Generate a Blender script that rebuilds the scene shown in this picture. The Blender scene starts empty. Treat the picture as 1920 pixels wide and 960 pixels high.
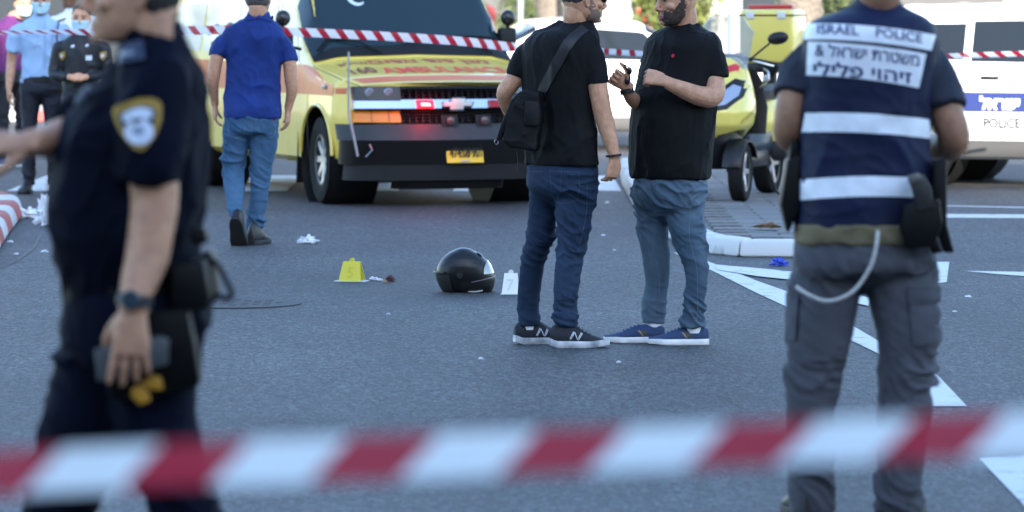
import bpy, bmesh, math, random
import numpy as np
from mathutils import Vector, Matrix, noise
from mathutils.bvhtree import BVHTree
R = math.radians
random.seed(7)
scene = bpy.context.scene
C = scene.collection

# ------------------------------------------------------------------ camera, sky, sun, exposure
FP, HC, YH = 8000.0, 1.65, -5.0          # focal length in photo pixels, camera height, horizon row
cam_d = bpy.data.cameras.new('camera'); cam = bpy.data.objects.new('camera', cam_d); C.objects.link(cam)
cam.location = (0, 0, HC); cam.rotation_euler = (R(90), 0, 0)
cam_d.sensor_width = 36; cam_d.lens = 150; cam_d.shift_y = -(480 - YH) / 1920
cam_d.clip_start = 0.5; cam_d.clip_end = 2000
cam_d.dof.use_dof = True; cam_d.dof.focus_distance = 21.8; cam_d.dof.aperture_fstop = 4.2
scene.camera = cam
SUN_EL, SUN_AZ = 18.0, 12.0               # sun behind the camera, a little to the right (azimuth from -Y towards +X)
wd = bpy.data.worlds.new('World'); scene.world = wd; wd.use_nodes = True
nt = wd.node_tree; nt.nodes.clear()
sky = nt.nodes.new('ShaderNodeTexSky'); sky.sky_type = 'NISHITA'; sky.sun_disc = False
sky.sun_elevation = R(SUN_EL); sky.sun_rotation = R(180 - SUN_AZ)
sky.air_density = 1.0; sky.dust_density = 0.7; sky.ozone_density = 2.6
bg = nt.nodes.new('ShaderNodeBackground'); bg.inputs[1].default_value = 0.15
wo = nt.nodes.new('ShaderNodeOutputWorld')
nt.links.new(sky.outputs[0], bg.inputs[0]); nt.links.new(bg.outputs[0], wo.inputs[0])
sun_d = bpy.data.lights.new('sun', 'SUN'); sun = bpy.data.objects.new('sun', sun_d); C.objects.link(sun)
sun_d.energy = 3.2; sun_d.angle = R(0.5); sun_d.color = (1.0, 0.93, 0.82)
_sd = Vector((math.sin(R(SUN_AZ)) * math.cos(R(SUN_EL)), -math.cos(R(SUN_AZ)) * math.cos(R(SUN_EL)), math.sin(R(SUN_EL))))
sun.rotation_euler = _sd.to_track_quat('Z', 'Y').to_euler(); sun.location = (8, -20, 40)
vs = scene.view_settings
vs.view_transform = 'Standard'; vs.look = 'None'; vs.gamma = 1; vs.use_curve_mapping = False; vs.exposure = 2.45
scene.cycles.use_denoising = True
scene.cycles.max_bounces = 6; scene.cycles.transparent_max_bounces = 8
# ------------------------------------------------------------------ helpers
def P(px, py, D):                          # photo pixel at distance D -> world
    return Vector(((px - 960) * D / FP, D, HC - (py - YH) * D / FP))
def G(px, py, z=0.0):                      # photo pixel on a level at height z -> world
    D = (HC - z) * FP / (py - YH)
    return Vector(((px - 960) * D / FP, D, z))
_mats = {}
def mat(name, col, rough=0.6, metal=0.0, var=0.0, vs_=30.0, bump=0.0, bs=200.0, spec=0.5, coat=0.0, emit=None,
        es=1.0, trans=0.0, alpha=1.0, col2=None, sheen=0.0, bd=0.002, detail=3.0, aniso=None, rp=(0.32, 0.68)):
    if name in _mats: return _mats[name]
    m = bpy.data.materials.new(name); m.use_nodes = True; n = m.node_tree; b = n.nodes['Principled BSDF']
    b.inputs['Base Color'].default_value = (*col, 1); b.inputs['Roughness'].default_value = rough
    b.inputs['Metallic'].default_value = metal; b.inputs['Specular IOR Level'].default_value = spec
    b.inputs['Coat Weight'].default_value = coat; b.inputs['Coat Roughness'].default_value = 0.06
    b.inputs['Transmission Weight'].default_value = trans; b.inputs['Alpha'].default_value = alpha
    b.inputs['Sheen Weight'].default_value = sheen; b.inputs['Sheen Roughness'].default_value = 0.5
    if emit: b.inputs['Emission Color'].default_value = (*emit, 1); b.inputs['Emission Strength'].default_value = es
    tc = n.nodes.new('ShaderNodeTexCoord')
    src = tc.outputs['Object']
    if aniso:
        mp = n.nodes.new('ShaderNodeMapping'); mp.inputs['Scale'].default_value = aniso
        n.links.new(src, mp.inputs[0]); src = mp.outputs[0]
    if var > 0 or col2:
        t = n.nodes.new('ShaderNodeTexNoise'); t.inputs['Scale'].default_value = vs_; t.inputs['Detail'].default_value = detail
        n.links.new(src, t.inputs['Vector'])
        r = n.nodes.new('ShaderNodeValToRGB'); r.color_ramp.elements[0].position = rp[0]; r.color_ramp.elements[1].position = rp[1]
        c2 = col2 if col2 else tuple(min(1, c * (1 + var)) for c in col)
        c1 = col if col2 else tuple(c * (1 - var) for c in col)
        r.color_ramp.elements[0].color = (*c1, 1); r.color_ramp.elements[1].color = (*c2, 1)
        n.links.new(t.outputs[0], r.inputs[0]); n.links.new(r.outputs[0], b.inputs['Base Color'])
    if bump > 0:
        t2 = n.nodes.new('ShaderNodeTexNoise'); t2.inputs['Scale'].default_value = bs; t2.inputs['Detail'].default_value = 4
        n.links.new(src, t2.inputs['Vector'])
        bp = n.nodes.new('ShaderNodeBump'); bp.inputs['Strength'].default_value = bump; bp.inputs['Distance'].default_value = bd
        n.links.new(t2.outputs[0], bp.inputs['Height']); n.links.new(bp.outputs[0], b.inputs['Normal'])
    _mats[name] = m
    return m
def tag(o, label=None, cat=None, group=None, kind=None):
    if label: o['label'] = label
    if cat: o['category'] = cat
    if group: o['group'] = group
    if kind: o['kind'] = kind
    return o
def empty(name, loc=(0, 0, 0), rz=0.0, label=None, cat=None, group=None, scale=1.0):
    o = bpy.data.objects.new(name, None); C.objects.link(o)
    o.location = loc; o.rotation_euler = (0, 0, rz); o.scale = (scale,) * 3; o.empty_display_size = 0.1
    return tag(o, label, cat, group)
def link(name, me, m, parent=None, world=False, smooth=True, angle=35):
    o = bpy.data.objects.new(name, me); C.objects.link(o)
    if m is not None:
        me.materials.clear()
        for q in (m if isinstance(m, (list, tuple)) else [m]): me.materials.append(q)
    if smooth:
        me.polygons.foreach_set('use_smooth', [True] * len(me.polygons))
        if angle < 180: me.set_sharp_from_angle(angle=R(angle))
    if parent is not None:
        o.parent = parent
        if world:
            p = parent.matrix_basis
            if parent.parent: p = parent.parent.matrix_basis @ p
            o.matrix_parent_inverse = p.inverted()
    return o
class MB:
    def __init__(s): s.v = []; s.f = []; s.fm = []
    def add(s, vs_, fs, mi=0):
        b = len(s.v); s.v += [tuple(v) for v in vs_]; s.f += [tuple(i + b for i in f) for f in fs]; s.fm += [mi] * len(fs); return s
    def loft(s, rings, cap=True, closed=True, mi=0):
        n = len(rings[0]); vs_ = [p for r in rings for p in r]; fs = []
        for i in range(len(rings) - 1):
            for j in range(n if closed else n - 1):
                k = (j + 1) % n
                fs.append((i * n + j, i * n + k, (i + 1) * n + k, (i + 1) * n + j))
        if cap and closed:
            fs.append(tuple(range(n - 1, -1, -1))); e = (len(rings) - 1) * n; fs.append(tuple(e + j for j in range(n)))
        return s.add(vs_, fs, mi)
    def tube(s, pts, rad, n=12, mi=0, flat=1.0, up=None, sub=0):
        pts = [Vector(p) for p in pts]
        if not isinstance(rad, (list, tuple)): rad = [rad] * len(pts)
        if sub: pts, rad = smooth_path(pts, rad, sub)
        rings = []; ref = Vector(up) if up else None; prev = None
        for i, p in enumerate(pts):
            t = (pts[min(i + 1, len(pts) - 1)] - pts[max(i - 1, 0)])
            t = t.normalized() if t.length > 1e-9 else Vector((0, 0, 1))
            if prev is None:
                a = ref if ref else (Vector((0, 0, 1)) if abs(t.z) < 0.9 else Vector((1, 0, 0)))
                u = (a - t * a.dot(t)).normalized()
            else:
                a = ref if ref else prev
                u = (a - t * a.dot(t)); u = u.normalized() if u.length > 1e-6 else prev
            prev = u; w = t.cross(u)
            rings.append([p + (u * math.cos(q) * flat + w * math.sin(q)) * rad[i] for q in [2 * math.pi * k / n for k in range(n)]])
        return s.loft(rings, mi=mi)
    def ell(s, c, r, n=16, m=10, rot=None, mi=0):
        c = Vector(c); rings = []
        for i in range(1, m):
            a = math.pi * i / m - math.pi / 2
            ring = []
            for k in range(n):
                q = 2 * math.pi * k / n
                p = Vector((math.cos(a) * math.cos(q) * r[0], math.cos(a) * math.sin(q) * r[1], math.sin(a) * r[2]))
                ring.append(c + (rot @ p if rot else p))
            rings.append(ring)
        return s.loft(rings, mi=mi)
    def box(s, c, d, rot=None, mi=0, taper=(1, 1)):
        c = Vector(c); q = []
        for z in (-1, 1):
            tx = taper[0] if z > 0 else 1; ty = taper[1] if z > 0 else 1
            for x, y in ((-1, -1), (1, -1), (1, 1), (-1, 1)):
                p = Vector((x * d[0] / 2 * tx, y * d[1] / 2 * ty, z * d[2] / 2)); q.append(c + (rot @ p if rot else p))
        return s.add(q, [(3, 2, 1, 0), (4, 5, 6, 7), (0, 1, 5, 4), (1, 2, 6, 5), (2, 3, 7, 6), (3, 0, 4, 7)], mi)
    def lathe(s, prof, n=24, axis='Z', c=(0, 0, 0), mi=0, cap=True):
        c = Vector(c); rings = []
        for r, h in prof:
            ring = []
            for k in range(n):
                q = 2 * math.pi * k / n; a, b = r * math.cos(q), r * math.sin(q)
                ring.append(c + Vector({'Z': (a, b, h), 'X': (h, a, b), 'Y': (b, h, a)}[axis]))
            rings.append(ring)
        return s.loft(rings, mi=mi, cap=cap)
    def prism(s, pts, ext, mi=0):          # planar polygon extruded by vector ext
        ext = Vector(ext); n = len(pts); a = [Vector(p) for p in pts]; b = [p + ext for p in a]
        fs = [tuple(range(n - 1, -1, -1)), tuple(range(n, 2 * n))] + [(i, (i + 1) % n, (i + 1) % n + n, i + n) for i in range(n)]
        return s.add(a + b, fs, mi)
    def grid(s, fn, nu, nv, mi=0):
        vs_ = [fn(i / nu, j / nv) for j in range(nv + 1) for i in range(nu + 1)]
        fs = [(j * (nu + 1) + i, j * (nu + 1) + i + 1, (j + 1) * (nu + 1) + i + 1, (j + 1) * (nu + 1) + i) for j in range(nv) for i in range(nu)]
        return s.add(vs_, fs, mi)
    def slab(s, fn, nu, nv, off, mi=0):    # grid with thickness: off = vector or function(u,v)->vector
        a = [Vector(fn(i / nu, j / nv)) for j in range(nv + 1) for i in range(nu + 1)]
        b = [p + (Vector(off(k % (nu + 1) / nu, k // (nu + 1) / nv)) if callable(off) else Vector(off)) for k, p in enumerate(a)]
        w = nu + 1; n = len(a); fs = []
        for j in range(nv):
            for i in range(nu):
                q = (j * w + i, j * w + i + 1, (j + 1) * w + i + 1, (j + 1) * w + i); fs.append(q); fs.append(tuple(x + n for x in reversed(q)))
        rim = [i for i in range(nu)] + [j * w + nu for j in range(nv)] + [nv * w + i for i in range(nu, 0, -1)] + [j * w for j in range(nv, 0, -1)]
        for k in range(len(rim)):
            x, y = rim[k], rim[(k + 1) % len(rim)]; fs.append((y, x, x + n, y + n))
        return s.add(a + b, fs, mi)
    def xform(s, fn): s.v = [tuple(fn(Vector(v))) for v in s.v]; return s
    def mesh(s, name='mesh', bevel=0.0, seg=2, fix=True):
        me = bpy.data.meshes.new(name); me.from_pydata(s.v, [], s.f); me.update()
        if any(s.fm): me.polygons.foreach_set('material_index', s.fm)
        if fix or bevel:
            bm = bmesh.new(); bm.from_mesh(me)
            bmesh.ops.recalc_face_normals(bm, faces=bm.faces)
            if bevel:
                es = [e for e in bm.edges if len(e.link_faces) == 2 and e.calc_face_angle(0) > R(25)]
                bmesh.ops.bevel(bm, geom=es, offset=bevel, segments=seg, affect='EDGES', profile=0.5, clamp_overlap=True)
            bm.to_mesh(me); bm.free()
        return me
    def obj(s, name, m, parent=None, bevel=0.0, seg=2, world=False, smooth=True, angle=35):
        return link(name, s.mesh(name, bevel, seg), m, parent, world, smooth, angle)
def smooth_path(pts, rad, sub):
    n = len(pts); op = []; orr = []
    for i in range(n - 1):
        p0, p1, p2, p3 = pts[max(i - 1, 0)], pts[i], pts[i + 1], pts[min(i + 2, n - 1)]
        for k in range(sub):
            t = k / sub
            op.append(0.5 * ((2 * p1) + (p2 - p0) * t + (2 * p0 - 5 * p1 + 4 * p2 - p3) * t * t + (3 * p1 - p0 - 3 * p2 + p3) * t ** 3))
            orr.append(rad[i] * (1 - t) + rad[i + 1] * t)
    return op + [pts[-1]], orr + [rad[-1]]
def remesh(mb, voxel, smooth=4, factor=0.5):
    me = mb.mesh('tmp'); o = bpy.data.objects.new('tmp', me); C.objects.link(o)
    md = o.modifiers.new('r', 'REMESH'); md.mode = 'VOXEL'; md.voxel_size = voxel
    if smooth:
        sm = o.modifiers.new('s', 'SMOOTH'); sm.factor = factor; sm.iterations = smooth
    dg = bpy.context.evaluated_depsgraph_get()
    out = bpy.data.meshes.new_from_object(o.evaluated_get(dg))
    bpy.data.objects.remove(o); bpy.data.meshes.remove(me)
    return out
def displace(me, fn):
    n = len(me.vertices); co = np.empty(n * 3, np.float32); me.vertices.foreach_get('co', co)
    nn = np.empty(n * 3, np.float32); me.vertex_normals.foreach_get('vector', nn)
    co = co.reshape(-1, 3); nn = nn.reshape(-1, 3)
    d = np.array([fn(Vector(p)) for p in co.tolist()], np.float32)
    co += nn * d[:, None]
    me.vertices.foreach_set('co', co.ravel()); me.update()
def ridge(v, k=2.0): return (1 - abs(noise.noise(v))) ** k
def bvh(me, mx=None):
    vs_ = [(mx @ v.co) if mx else v.co.copy() for v in me.vertices]
    return BVHTree.FromPolygons(vs_, [tuple(p.vertices) for p in me.polygons])
def text_mesh(body, size=1.0, offset=0.0, shear=0.0, space=1.0, seg=None):
    c = bpy.data.curves.new('t', 'FONT'); c.body = body; c.size = size; c.align_x = 'CENTER'; c.align_y = 'CENTER'
    c.offset = offset; c.shear = shear; c.space_character = space; c.resolution_u = 3; c.fill_mode = 'FRONT'
    o = bpy.data.objects.new('t', c); C.objects.link(o)
    dg = bpy.context.evaluated_depsgraph_get(); dg.update()
    me = bpy.data.meshes.new_from_object(o.evaluated_get(dg)); bpy.data.objects.remove(o); bpy.data.curves.remove(c)
    if len(me.vertices):
        xs = [v.co.x for v in me.vertices]; ys = [v.co.y for v in me.vertices]
        cx, cy = (min(xs) + max(xs)) / 2, (min(ys) + max(ys)) / 2
        for v in me.vertices: v.co.x -= cx; v.co.y -= cy
    return me
def fit(me, w=None, h=None):
    xs = [v.co.x for v in me.vertices]; ys = [v.co.y for v in me.vertices]
    W, H = max(xs) - min(xs), max(ys) - min(ys)
    sx = w / W if w else h / H; sy = h / H if h else sx
    for v in me.vertices: v.co.x *= sx; v.co.y *= sy
    return me
def subdiv_long(me, L):
    bm = bmesh.new(); bm.from_mesh(me); bmesh.ops.remove_doubles(bm, verts=bm.verts, dist=1e-6)
    bmesh.ops.triangulate(bm, faces=bm.faces)
    for _ in range(5):
        es = [e for e in bm.edges if e.calc_length() > L]
        if not es or len(bm.faces) > 20000: break
        bmesh.ops.subdivide_edges(bm, edges=es, cuts=1); bmesh.ops.triangulate(bm, faces=[f for f in bm.faces if len(f.verts) > 3])
    bm.to_mesh(me); bm.free(); return me
def flat_patch(pts, L):                    # polygon in 2D -> fine mesh
    me = bpy.data.meshes.new('p'); me.from_pydata([(x, y, 0) for x, y in pts], [], [tuple(range(len(pts)))]); return subdiv_long(me, L)
def drape(me, tree, mapf, eps=0.002, far=None):   # mapf(x,y) -> (origin, direction); vertices land on the surface
    last = None
    for v in me.vertices:
        o, d = mapf(v.co.x, v.co.y); h, nrm, i, dist = tree.ray_cast(Vector(o), Vector(d).normalized())
        if h is None:
            h, nrm, i, dist = tree.find_nearest(Vector(o) + Vector(d).normalized() * ((Vector(o) - last).length if last else 1))
        last = h
        if nrm.dot(Vector(d)) > 0: nrm = -nrm
        v.co = h + nrm * eps
    me.update(); return me
def rrect(w, h, r, n=4):
    o = []
    for cx, cy, a in ((w / 2 - r, h / 2 - r, 0), (-w / 2 + r, h / 2 - r, 90), (-w / 2 + r, -h / 2 + r, 180), (w / 2 - r, -h / 2 + r, 270)):
        for k in range(n + 1): o.append((cx + r * math.cos(R(a + 90 * k / n)), cy + r * math.sin(R(a + 90 * k / n))))
    return o
# ------------------------------------------------------------------ road surface
def asphalt(name, base=0.044):
    m = bpy.data.materials.new(name); m.use_nodes = True; n = m.node_tree; b = n.nodes['Principled BSDF']
    tc = n.nodes.new('ShaderNodeTexCoord')
    def nz(s, d=4.0, r=0.6):
        t = n.nodes.new('ShaderNodeTexNoise'); t.inputs['Scale'].default_value = s; t.inputs['Detail'].default_value = d; t.inputs['Roughness'].default_value = r
        n.links.new(tc.outputs['Object'], t.inputs['Vector']); return t.outputs[0]
    def ramp(src, p0, p1, c0, c1):
        r = n.nodes.new('ShaderNodeValToRGB'); r.color_ramp.elements[0].position = p0; r.color_ramp.elements[1].position = p1
        r.color_ramp.elements[0].color = (c0, c0, c0, 1); r.color_ramp.elements[1].color = (c1, c1, c1, 1); n.links.new(src, r.inputs[0]); return r.outputs[0]
    vor = n.nodes.new('ShaderNodeTexVoronoi'); vor.inputs['Scale'].default_value = 95; gm = n.nodes.new('ShaderNodeMapping'); gm.inputs['Scale'].default_value = (1, .4, 1); n.links.new(tc.outputs['Object'], gm.inputs[0]); n.links.new(gm.outputs[0], vor.inputs['Vector'])
    sep = n.nodes.new('ShaderNodeSeparateColor'); n.links.new(vor.outputs['Color'], sep.inputs[0])
    st = ramp(sep.outputs[0], 0.1, 1.0, 0.3, 1.9)
    st.node.color_ramp.interpolation = 'LINEAR'
    big = ramp(nz(0.35, 8, .62), 0.3, 0.7, 0.58, 1.32); mid = ramp(nz(5, 4), 0.3, 0.7, 0.9, 1.1)
    def mul(a, c):
        x = n.nodes.new('ShaderNodeMix'); x.data_type = 'RGBA'; x.blend_type = 'MULTIPLY'; x.inputs[0].default_value = 1
        n.links.new(a, x.inputs[6]); n.links.new(c, x.inputs[7]); return x.outputs[2]
    v2 = n.nodes.new('ShaderNodeTexVoronoi'); v2.inputs['Scale'].default_value = 40; n.links.new(gm.outputs[0], v2.inputs['Vector'])
    sp2 = n.nodes.new('ShaderNodeSeparateColor'); n.links.new(v2.outputs['Color'], sp2.inputs[0])
    mp = n.nodes.new('ShaderNodeMapping'); mp.inputs['Scale'].default_value = (1.3, .07, 1); mp.inputs['Rotation'].default_value = (0, 0, R(14)); n.links.new(tc.outputs['Object'], mp.inputs[0])
    tk = n.nodes.new('ShaderNodeTexNoise'); tk.inputs['Scale'].default_value = 1.0; tk.inputs['Detail'].default_value = 5; n.links.new(mp.outputs[0], tk.inputs['Vector'])
    st = mul(st, ramp(tk.outputs[0], .36, .62, .74, 1.12))
    c = mul(mul(mul(st, big), mid), ramp(sp2.outputs[1], 0.0, 1.0, 0.62, 1.38))
    tint = n.nodes.new('ShaderNodeMix'); tint.data_type = 'RGBA'; tint.blend_type = 'MULTIPLY'; tint.inputs[0].default_value = 1
    tint.inputs[7].default_value = (base * .98, base * 1.0, base * 1.07, 1); n.links.new(c, tint.inputs[6]); n.links.new(tint.outputs[2], b.inputs['Base Color'])
    b.inputs['Roughness'].default_value = 0.72; b.inputs['Specular IOR Level'].default_value = 0.45
    bp = n.nodes.new('ShaderNodeBump'); bp.inputs['Strength'].default_value = 0.7; bp.inputs['Distance'].default_value = 0.006
    n.links.new(vor.outputs['Distance'], bp.inputs['Height']); n.links.new(bp.outputs[0], b.inputs['Normal'])
    return m
ASPH = asphalt('asphalt')
road = MB().grid(lambda u, v: (-120 + 240 * u, -60 + 460 * v, 0), 24, 46).obj('road', ASPH); tag(road, kind='structure')
PAINT = mat('road_paint', (0.16, 0.16, 0.165), 0.75, col2=(0.56, 0.56, 0.55), vs_=7, bump=.4, bs=150, detail=9, rp=(.27, .42))
def ground_poly(name, pts, m, z, parent=road): return MB().add([(x, y, z) for x, y in pts], [tuple(range(len(pts)))]).obj(name, m, parent, smooth=False)
def gpx(*pts): return [tuple(G(x, y).xy) for x, y in pts]
ground_poly('painted_line', gpx((1262, 474), (1300, 480), (1420, 528), (1477, 548), (1602, 614), (1646, 640), (1700, 672), (1758, 705), (1813, 763), (1738, 763), (1646, 664), (1597, 640), (1472, 575), (1420, 551), (1330, 506)), PAINT, .004)
ground_poly('painted_line', gpx((1338, 498), (1420, 505), (1490, 512), (1560, 540), (1632, 562), (1628, 576), (1540, 556), (1486, 527), (1420, 520), (1345, 508)), PAINT, .008)
ground_poly('painted_line', gpx((1690, 500), (1752, 492), (1780, 492), (1775, 530), (1758, 532), (1700, 512)), PAINT, .004)
ground_poly('painted_line', gpx((1808, 509), (1925, 511), (1925, 519), (1870, 515)), PAINT, .004)
ground_poly('painted_line', gpx((1836, 862), (1960, 855), (1990, 985), (1945, 985), (1915, 944)), PAINT, .004)
ground_poly('painted_line', gpx((1755, 402), (1925, 403), (1925, 410), (1760, 409)), PAINT, .004)
ground_poly('painted_line', gpx((1770, 386), (1925, 389), (1925, 391), (1770, 387.5)), PAINT, .004)
for k in range(-3, 6):                     # zebra crossing behind the ambulance
    x0 = -3.35 + k * 0.95; ground_poly('crossing_stripe', [(x0, 36.3), (x0 + .48, 36.3), (x0 + .48, 39.4), (x0, 39.4)], PAINT, .004)
TAR = mat('tar_seam', (.012, .012, .013), .6)
for pts in ([(-30, 512), (0, 503), (30, 490), (58, 470), (75, 440)],):
    w = MB(); q = [G(x, y) for x, y in pts]
    w.add([(p.x, p.y, .004) for p in q] + [(p.x + .012, p.y + .035, .004) for p in q], [(i, i + 1, i + 1 + len(q), i + len(q)) for i in range(len(q) - 1)]); w.obj('tar_seam', TAR, road, smooth=False)
# manhole cover
mc = G(440, 570); mo = empty('manhole_cover', (mc.x, mc.y, 0), 0, 'round cast iron manhole cover set in the asphalt by the striding officer', 'manhole cover')
IRON = mat('cast_iron', (.032, .033, .036), .8, 0, var=.3, vs_=60)
MB().lathe([(0, 0), (.30, 0), (.31, .006), (.0, .008)], 40).obj('lid', IRON, mo)
MB().lathe([(.325, 0), (.36, 0), (.36, .007), (.325, .007)], 40).obj('frame_ring', mat('iron_ring', (.045, .047, .05), .85), mo)
for i in range(-4, 5):
    for j in range(-4, 5):
        if i * i + j * j < 19 and (i + j) % 2 == 0: MB().box((i * .06, j * .06, .0075), (.04, .016, .003)).obj('tread_rib', IRON, mo)
# ------------------------------------------------------------------ traffic island on the right (pavers, white kerb)
IZ = 0.10
isl = [(1.02, 41.0), (.96, 37.5), (.95, 34.0), (1.0, 31.0), (1.07, 29.0), (1.16, 27.75), (1.32, 27.15), (1.6, 27.0), (1.95, 27.05), (2.3, 27.3), (2.6, 27.9), (2.85, 29.2), (3.0, 31.5), (3.1, 36), (3.15, 41)]
isl_o = MB().prism([(x, y, 0.004) for x, y in [(p[0] + (.1 if p[0] < 2 else -.1), p[1] + (.12 if p[1] < 28 else 0)) for p in isl]], (0, 0, IZ - .03)).obj('traffic_island', mat('island_bed', (.16, .155, .15), .9, var=.2, vs_=20), smooth=False); tag(isl_o, kind='structure')
KW = mat('kerb_white_paint', (.18, .175, .17), .8, col2=(.56, .56, .55), vs_=5, bump=.5, bs=80, detail=10, rp=(.3, .47))
kerb = empty('island_kerb', (1.6, 27, 0), 0, 'worn white-painted kerb around the nose of the paved traffic island', 'kerb')
def resample(pts, step):
    out = [Vector((*pts[0], 0))]; acc = 0
    for a, b in zip(pts[:-1], pts[1:]):
        a, b = Vector((*a, 0)), Vector((*b, 0)); L = (b - a).length; d = step - acc
        while d < L: out.append(a.lerp(b, d / L)); d += step
        acc = (acc + L) % step
    return out
def kerbstones(parent, line, w, h, mats, step, inward, z0=0.0, gap=.012, name='kerbstone', bev=.022, sl=0.0):
    q = resample(line, step)
    for i in range(len(q) - 1):
        a, b = q[i], q[i + 1]; t = (b - a).normalized(); a2, b2 = a + t * gap / 2, b - t * gap / 2; nrm = Vector((-t.y, t.x, 0)) * inward
        t0 = (q[i] - q[i - 1]).normalized() if i else t; t1 = (q[i + 2] - q[i + 1]).normalized() if i + 2 < len(q) else t
        n0 = (Vector((-t0.y, t0.x, 0)) * inward + nrm).normalized(); n1 = (Vector((-t1.y, t1.x, 0)) * inward + nrm).normalized()
        hh = h + random.uniform(-.004, .004)
        m = MB().add([a2, b2, b2 + n1 * w, a2 + n0 * w, a2 + n0 * sl + Vector((0, 0, hh)), b2 + n1 * sl + Vector((0, 0, hh)), b2 + n1 * w + Vector((0, 0, hh)), a2 + n0 * w + Vector((0, 0, hh))],
                     [(3, 2, 1, 0), (4, 5, 6, 7), (0, 1, 5, 4), (1, 2, 6, 5), (2, 3, 7, 6), (3, 0, 4, 7)])
        m.xform(lambda v: v + Vector((0, 0, z0))).obj(name, mats[i % len(mats)], parent, bevel=bev, seg=3, world=True)
kerbstones(kerb, isl, .2, IZ + .012, [KW], .5, 1, sl=.03)
pav = [mat('paver_%d' % i, (c, c * .985, c * .96), .85, var=.15, vs_=30, bump=.3, bs=150) for i, c in enumerate((.115, .135, .15, .125))]
pm = MB().box((0, 0, 0), (.385, .19, .05)).mesh('paver', .006, 1)
def inside(x, y, poly):
    c = False; j = len(poly) - 1
    for i in range(len(poly)):
        (xi, yi), (xj, yj) = poly[i], poly[j]
        if (yi > y) != (yj > y) and x < (xj - xi) * (y - yi) / (yj - yi) + xi: c = not c
        j = i
    return c
n_p = 0; meshes = []
for m_ in pav: q = pm.copy(); q.materials.append(m_); meshes.append(q)
for j in range(70):
    y = 27.3 + j * .2
    for i in range(-1, 6):
        x = .95 + i * .4 + (.2 if j % 2 else 0)
        if n_p < 300 and all(inside(x + dx, y + dy, isl) for dx, dy in ((-.39, 0), (.39, 0), (0, -.28))):
            o = bpy.data.objects.new('paver', random.choice(meshes)); C.objects.link(o); o.parent = isl_o; o.location = (x, y, IZ - .022 + random.uniform(-.002, .002)); n_p += 1
# ------------------------------------------------------------------ red and white kerb nose on the left
RED = mat('kerb_red_paint', (.42, .10, .085), .75, col2=(.30, .085, .075), vs_=8, bump=.4, bs=80, detail=6)
WHK = mat('kerb_white_stripe', (.60, .60, .59), .75, col2=(.44, .44, .43), vs_=8, bump=.4, bs=80, detail=6)
k2 = empty('striped_kerb', (-3.5, 29, 0), 0, 'red and white striped kerb with crumpled tissues lying at its foot', 'kerb')
kl = [(-3.20, 26.4), (-3.45, 29.3), (-3.58, 31.0), (-3.68, 32.4), (-3.88, 33.3), (-4.3, 33.9), (-4.9, 34.1), (-6, 34.1), (-8, 33.9)]
kerbstones(k2, kl, .55, .145, [RED, WHK], .78, 1, bev=.05, sl=.05)
il = MB().prism([(x, y, .004) for x, y in [(-3.7, 26.5), (-3.95, 29.3), (-4.1, 31), (-4.3, 32.3), (-4.9, 33.4), (-8, 33.3), (-8, 26.4)]], (0, 0, .11)).obj('median_strip', mat('median_concrete', (.3, .28, .25), .9, var=.2, vs_=12), smooth=False); tag(il, kind='structure')
# ------------------------------------------------------------------ far pavement with striped kerb
FK = [(-26, 60.0), (-10, 57.6), (0, 54.6), (4, 52.6), (12, 50.5), (30, 48)]
fp = MB().prism([(x, y + .15, .003) for x, y in FK] + [(60, 90, .003), (60, 200, .003), (-60, 200, .003), (-60, 70, .003)], (0, 0, .12)).obj('far_pavement', mat('paving_pale', (.36, .33, .29), .85, var=.12, vs_=3, bump=.3, bs=30), smooth=False); tag(fp, kind='structure')
k3 = empty('roadside_kerb', (0, 54.6, 0), 0, 'red and white painted kerb along the far sunlit pavement', 'kerb')
kerbstones(k3, FK, .18, .145, [RED, WHK], 1.1, 1, bev=.02)
# ------------------------------------------------------------------ people: builders
SKIN = lambda k=1.0, n='a': mat('skin_' + n, (0.55 * k, 0.28 * k, 0.165 * k), 0.52, var=0.17, vs_=34, bump=0.5, bs=330, spec=0.4, bd=0.0015, detail=7)
def ringE(c, a, b, f, n=28, e=2.2):        # horizontal super-ellipse: a along the person's width, b along the facing axis f
    f = Vector((f[0], f[1], 0)).normalized(); u = Vector((f.y, -f.x, 0)); out = []
    for k in range(n):
        q = 2 * math.pi * k / n; ca, sa = math.cos(q), math.sin(q)
        x = math.copysign(abs(ca) ** (2 / e), ca) * a; y = math.copysign(abs(sa) ** (2 / e), sa) * b
        out.append(Vector(c) + u * x + f * y)
    return out
def px_slices(sl, D0, f, ratio):           # (py, left px, right px[, dy[, ratio]]) -> (centre, a, b)
    f = Vector((f[0], f[1], 0)).normalized(); out = []
    for s in sl:
        dy = s[3] if len(s) > 3 else 0.0; rt = s[4] if len(s) > 4 else ratio; D = D0 + dy
        c = P((s[1] + s[2]) / 2, s[0], D); hw = (s[2] - s[1]) / 2 * D / FP
        a = hw / math.sqrt(f.y ** 2 + (rt * f.x) ** 2); out.append((c, a, a * rt))
    return out
def dense(sl, k=3):
    out = []
    for i in range(len(sl) - 1):
        q = [sl[max(i - 1, 0)], sl[i], sl[i + 1], sl[min(i + 2, len(sl) - 1)]]
        for j in range(k):
            t = j / k
            h = lambda p0, p1, p2, p3: 0.5 * ((2 * p1) + (p2 - p0) * t + (2 * p0 - 5 * p1 + 4 * p2 - p3) * t * t + (3 * p1 - p0 - 3 * p2 + p3) * t ** 3)
            out.append((h(*[x[0] for x in q]), h(*[x[1] for x in q]), h(*[x[2] for x in q])))
    return out + [sl[-1]]
def loft_slices(mb, sl, f, k=1.0, e=2.2, n=28):
    mb.loft([ringE(c, a * k, b * k, f, n, e) for c, a, b in dense(sl)])
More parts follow.
